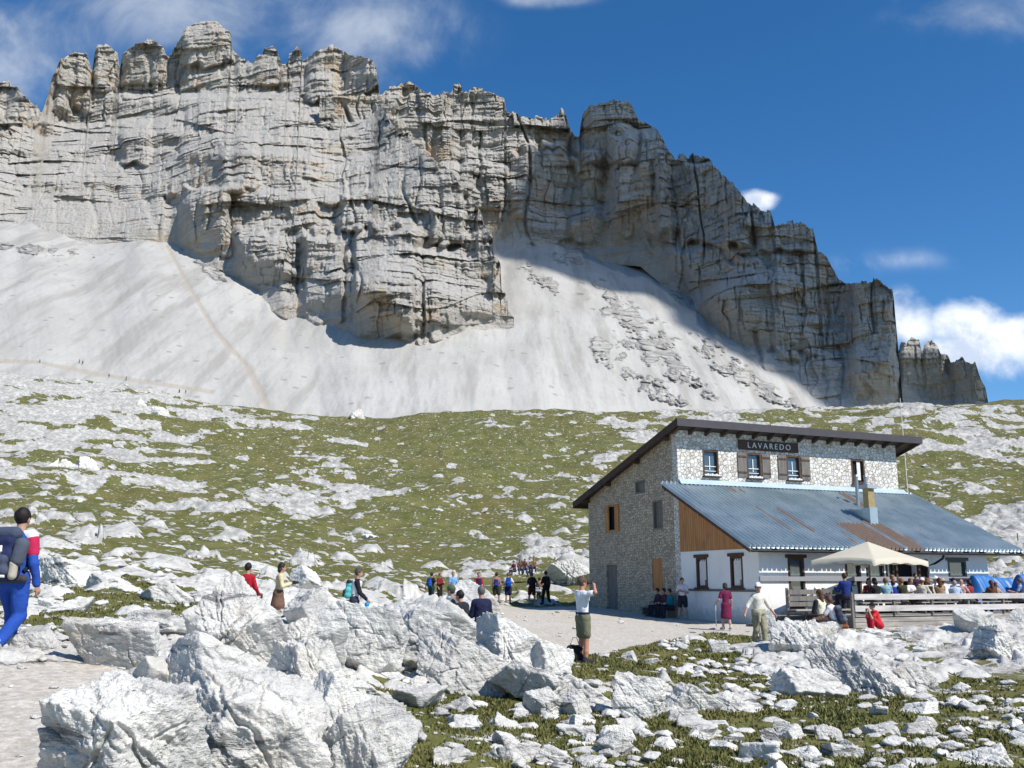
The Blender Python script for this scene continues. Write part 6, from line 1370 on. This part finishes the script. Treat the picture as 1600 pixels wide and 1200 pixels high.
guest(1594, -9.05, FB - 30, 'guest in blue and white top at the right frame edge', top=((.20, .28, .52), 'short'), arms='table', hair=((.14, .06, .04), 'short'), vest=(.05, .06, .12))
guest(1274, -7.6, FF_, 'guest with white cap showing just above the old bench back', H=1.25, top=((.5, .5, .5), 'long'), arms='table', hat=('cap', (.78, .78, .77)))
# --- far off hikers on the scree trail: a dozen pixels and less
first = None
for k, (px, py, lab) in enumerate(((62, 567, 'tiny dark hiker on the scree trail, first from the left'), (124, 567, 'tiny dark hiker alone on the scree trail above the rubble'), (129, 569, 'tiny dark hiker close behind the lone one on the trail'), (170, 590, 'tiny dark hiker in the middle of the scree trail'), (197, 594, 'tiny dark hiker right of the one in mid trail'),
                                   (280, 614, 'tiny dark hiker on the lower scree trail, left of two'), (290, 615, 'tiny dark hiker on the lower scree trail, right of two'), (334, 645, 'tiny hiker at the foot of the scree, left of a pair'), (341, 645, 'tiny hiker at the foot of the scree, right of a pair'))):
    a, e = ae(px, py); Y = float(talusY(np.array([a]), np.array([e]))[0]) if py < 640 else 400.; Y = min(max(Y, 396), 470) - 3; p = at(px, py, Y)
    if first is None: first = person(p, 90, lab, 1.75, vs=.05, group='hikers on the scree trail', top=((.04, .04, .06), 'long'), low=((.03, .03, .04), 'trousers'), legs='stride')['root']; continue
    c = first.copy(); C.objects.link(c); c.location = p.tolist(); c['label'] = lab; c.rotation_euler = (0, 0, k * 2.)
    for ch in first.children:
        d = ch.copy(); C.objects.link(d); d.parent = c
# ------------------------------------------------------------------ sky and sun
w = bpy.data.worlds.new('World'); sc.world = w; w.use_nodes = True
n = N(w.node_tree)
sky = n.n('ShaderNodeTexSky', sky_type='NISHITA'); sky.sun_disc = False; sky.sun_elevation = SUN_EL
sky.sun_rotation = math.atan2(SUN[0], SUN[1]); sky.altitude = 2400; sky.air_density = 1.; sky.dust_density = .35; sky.ozone_density = 2.2
g = n.n('ShaderNodeTexCoord').outputs['Generated']
s = n.sep(g); yy = n.math('MAXIMUM', s[1], .05)
A = n.math('DIVIDE', s[0], yy); E = n.math('DIVIDE', s[2], yy)
def ell(px, py, wx, wy):
    a, e = ae(px, py)
    dx = n.math('DIVIDE', n.math('SUBTRACT', A, float(a)), wx / F); dy = n.math('DIVIDE', n.math('SUBTRACT', E, float(e)), wy / F)
    return n.math('EXPONENT', n.math('MULTIPLY', n.math('ADD', n.math('MULTIPLY', dx, dx), n.math('MULTIPLY', dy, dy)), -1))
cv = n.n('ShaderNodeCombineXYZ'); n.put(cv.inputs[0], A); n.put(cv.inputs[1], E)
cvs = cv.outputs[0]
def cl(vec, sc_, lo, hi, det=7, rough=.6, dist=.3):
    return n.ss(n.noise(vec, sc_, det, rough, dist), lo, hi)
def addm(L):
    r = L[0]
    for q in L[1:]: r = n.math('MAXIMUM', r, q)
    return r
wisp = n.noise(n.vadd(cvs, (3.1, 1.7, 0)), 7, 7, .58, .35)
m1 = addm([ell(40, 60, 190, 120), ell(330, 20, 300, 90), ell(580, 50, 150, 90), ell(150, 0, 200, 60), ell(860, -8, 80, 24), ell(1540, 15, 160, 55), ell(0, 150, 80, 60)])
c1 = n.math('MULTIPLY', n.ss(n.math('ADD', wisp, n.math('MULTIPLY', m1, .30)), .50, .98), n.ss(m1, .05, .5))
puff = n.noise(n.vadd(cvs, (.4, 5.2, 0)), 12, 7, .55, .3)
m2 = addm([ell(1425, 505, 58, 50), ell(1500, 505, 80, 42), ell(1590, 530, 90, 50), ell(1510, 555, 110, 46), ell(1180, 314, 36, 20)])
c2 = n.math('MULTIPLY', n.ss(n.math('ADD', puff, n.math('MULTIPLY', m2, .5)), .60, .98), n.ss(m2, .08, .35))
m3 = addm([ell(1330, 415, 40, 12), ell(1420, 405, 60, 14)])
c3 = n.math('MULTIPLY', n.math('MULTIPLY', n.ss(puff, .45, .7), m3), .35)
inner = n.noise(n.vadd(cvs, (.43, 5.25, 0)), 18, 6, .6)
gr1 = n.mix(n.ss(wisp, .4, .7), (2.6, 3.3, 4.6), (4.6, 5.2, 6.2))
wh = n.mix(n.ss(inner, .35, .6), (5.4, 6.2, 7.6), (9.0, 9.4, 9.8))
back = n.math('GREATER_THAN', s[1], .06)
hsv = n.n('ShaderNodeHueSaturation'); hsv.inputs['Saturation'].default_value = 1.3; hsv.inputs['Value'].default_value = 1.26; n.put(hsv.inputs['Color'], sky.outputs[0])
col = n.mix(n.math('MULTIPLY', n.math('MULTIPLY', c1, .8), back), hsv.outputs[0], gr1)
col = n.mix(n.math('MULTIPLY', n.math('MAXIMUM', n.math('MULTIPLY', c2, .95), c3), back), col, wh)
bg = n.n('ShaderNodeBackground'); n.put(bg.inputs[0], col); bg.inputs[1].default_value = .1
o = n.n('ShaderNodeOutputWorld'); n.t.links.new(bg.outputs[0], o.inputs[0])
sl = bpy.data.lights.new('sun', 'SUN'); sl.energy = 4.6; sl.angle = R(.53); sl.color = (1, .955, .89)
so = bpy.data.objects.new('sun', sl); C.objects.link(so); so.location = (30, -20, 60)
from mathutils import Vector
so.rotation_euler = Vector(SUN).to_track_quat('Z', 'Y').to_euler()
sc.cycles.max_bounces = 6; sc.cycles.diffuse_bounces = 3; sc.cycles.transparent_max_bounces = 12
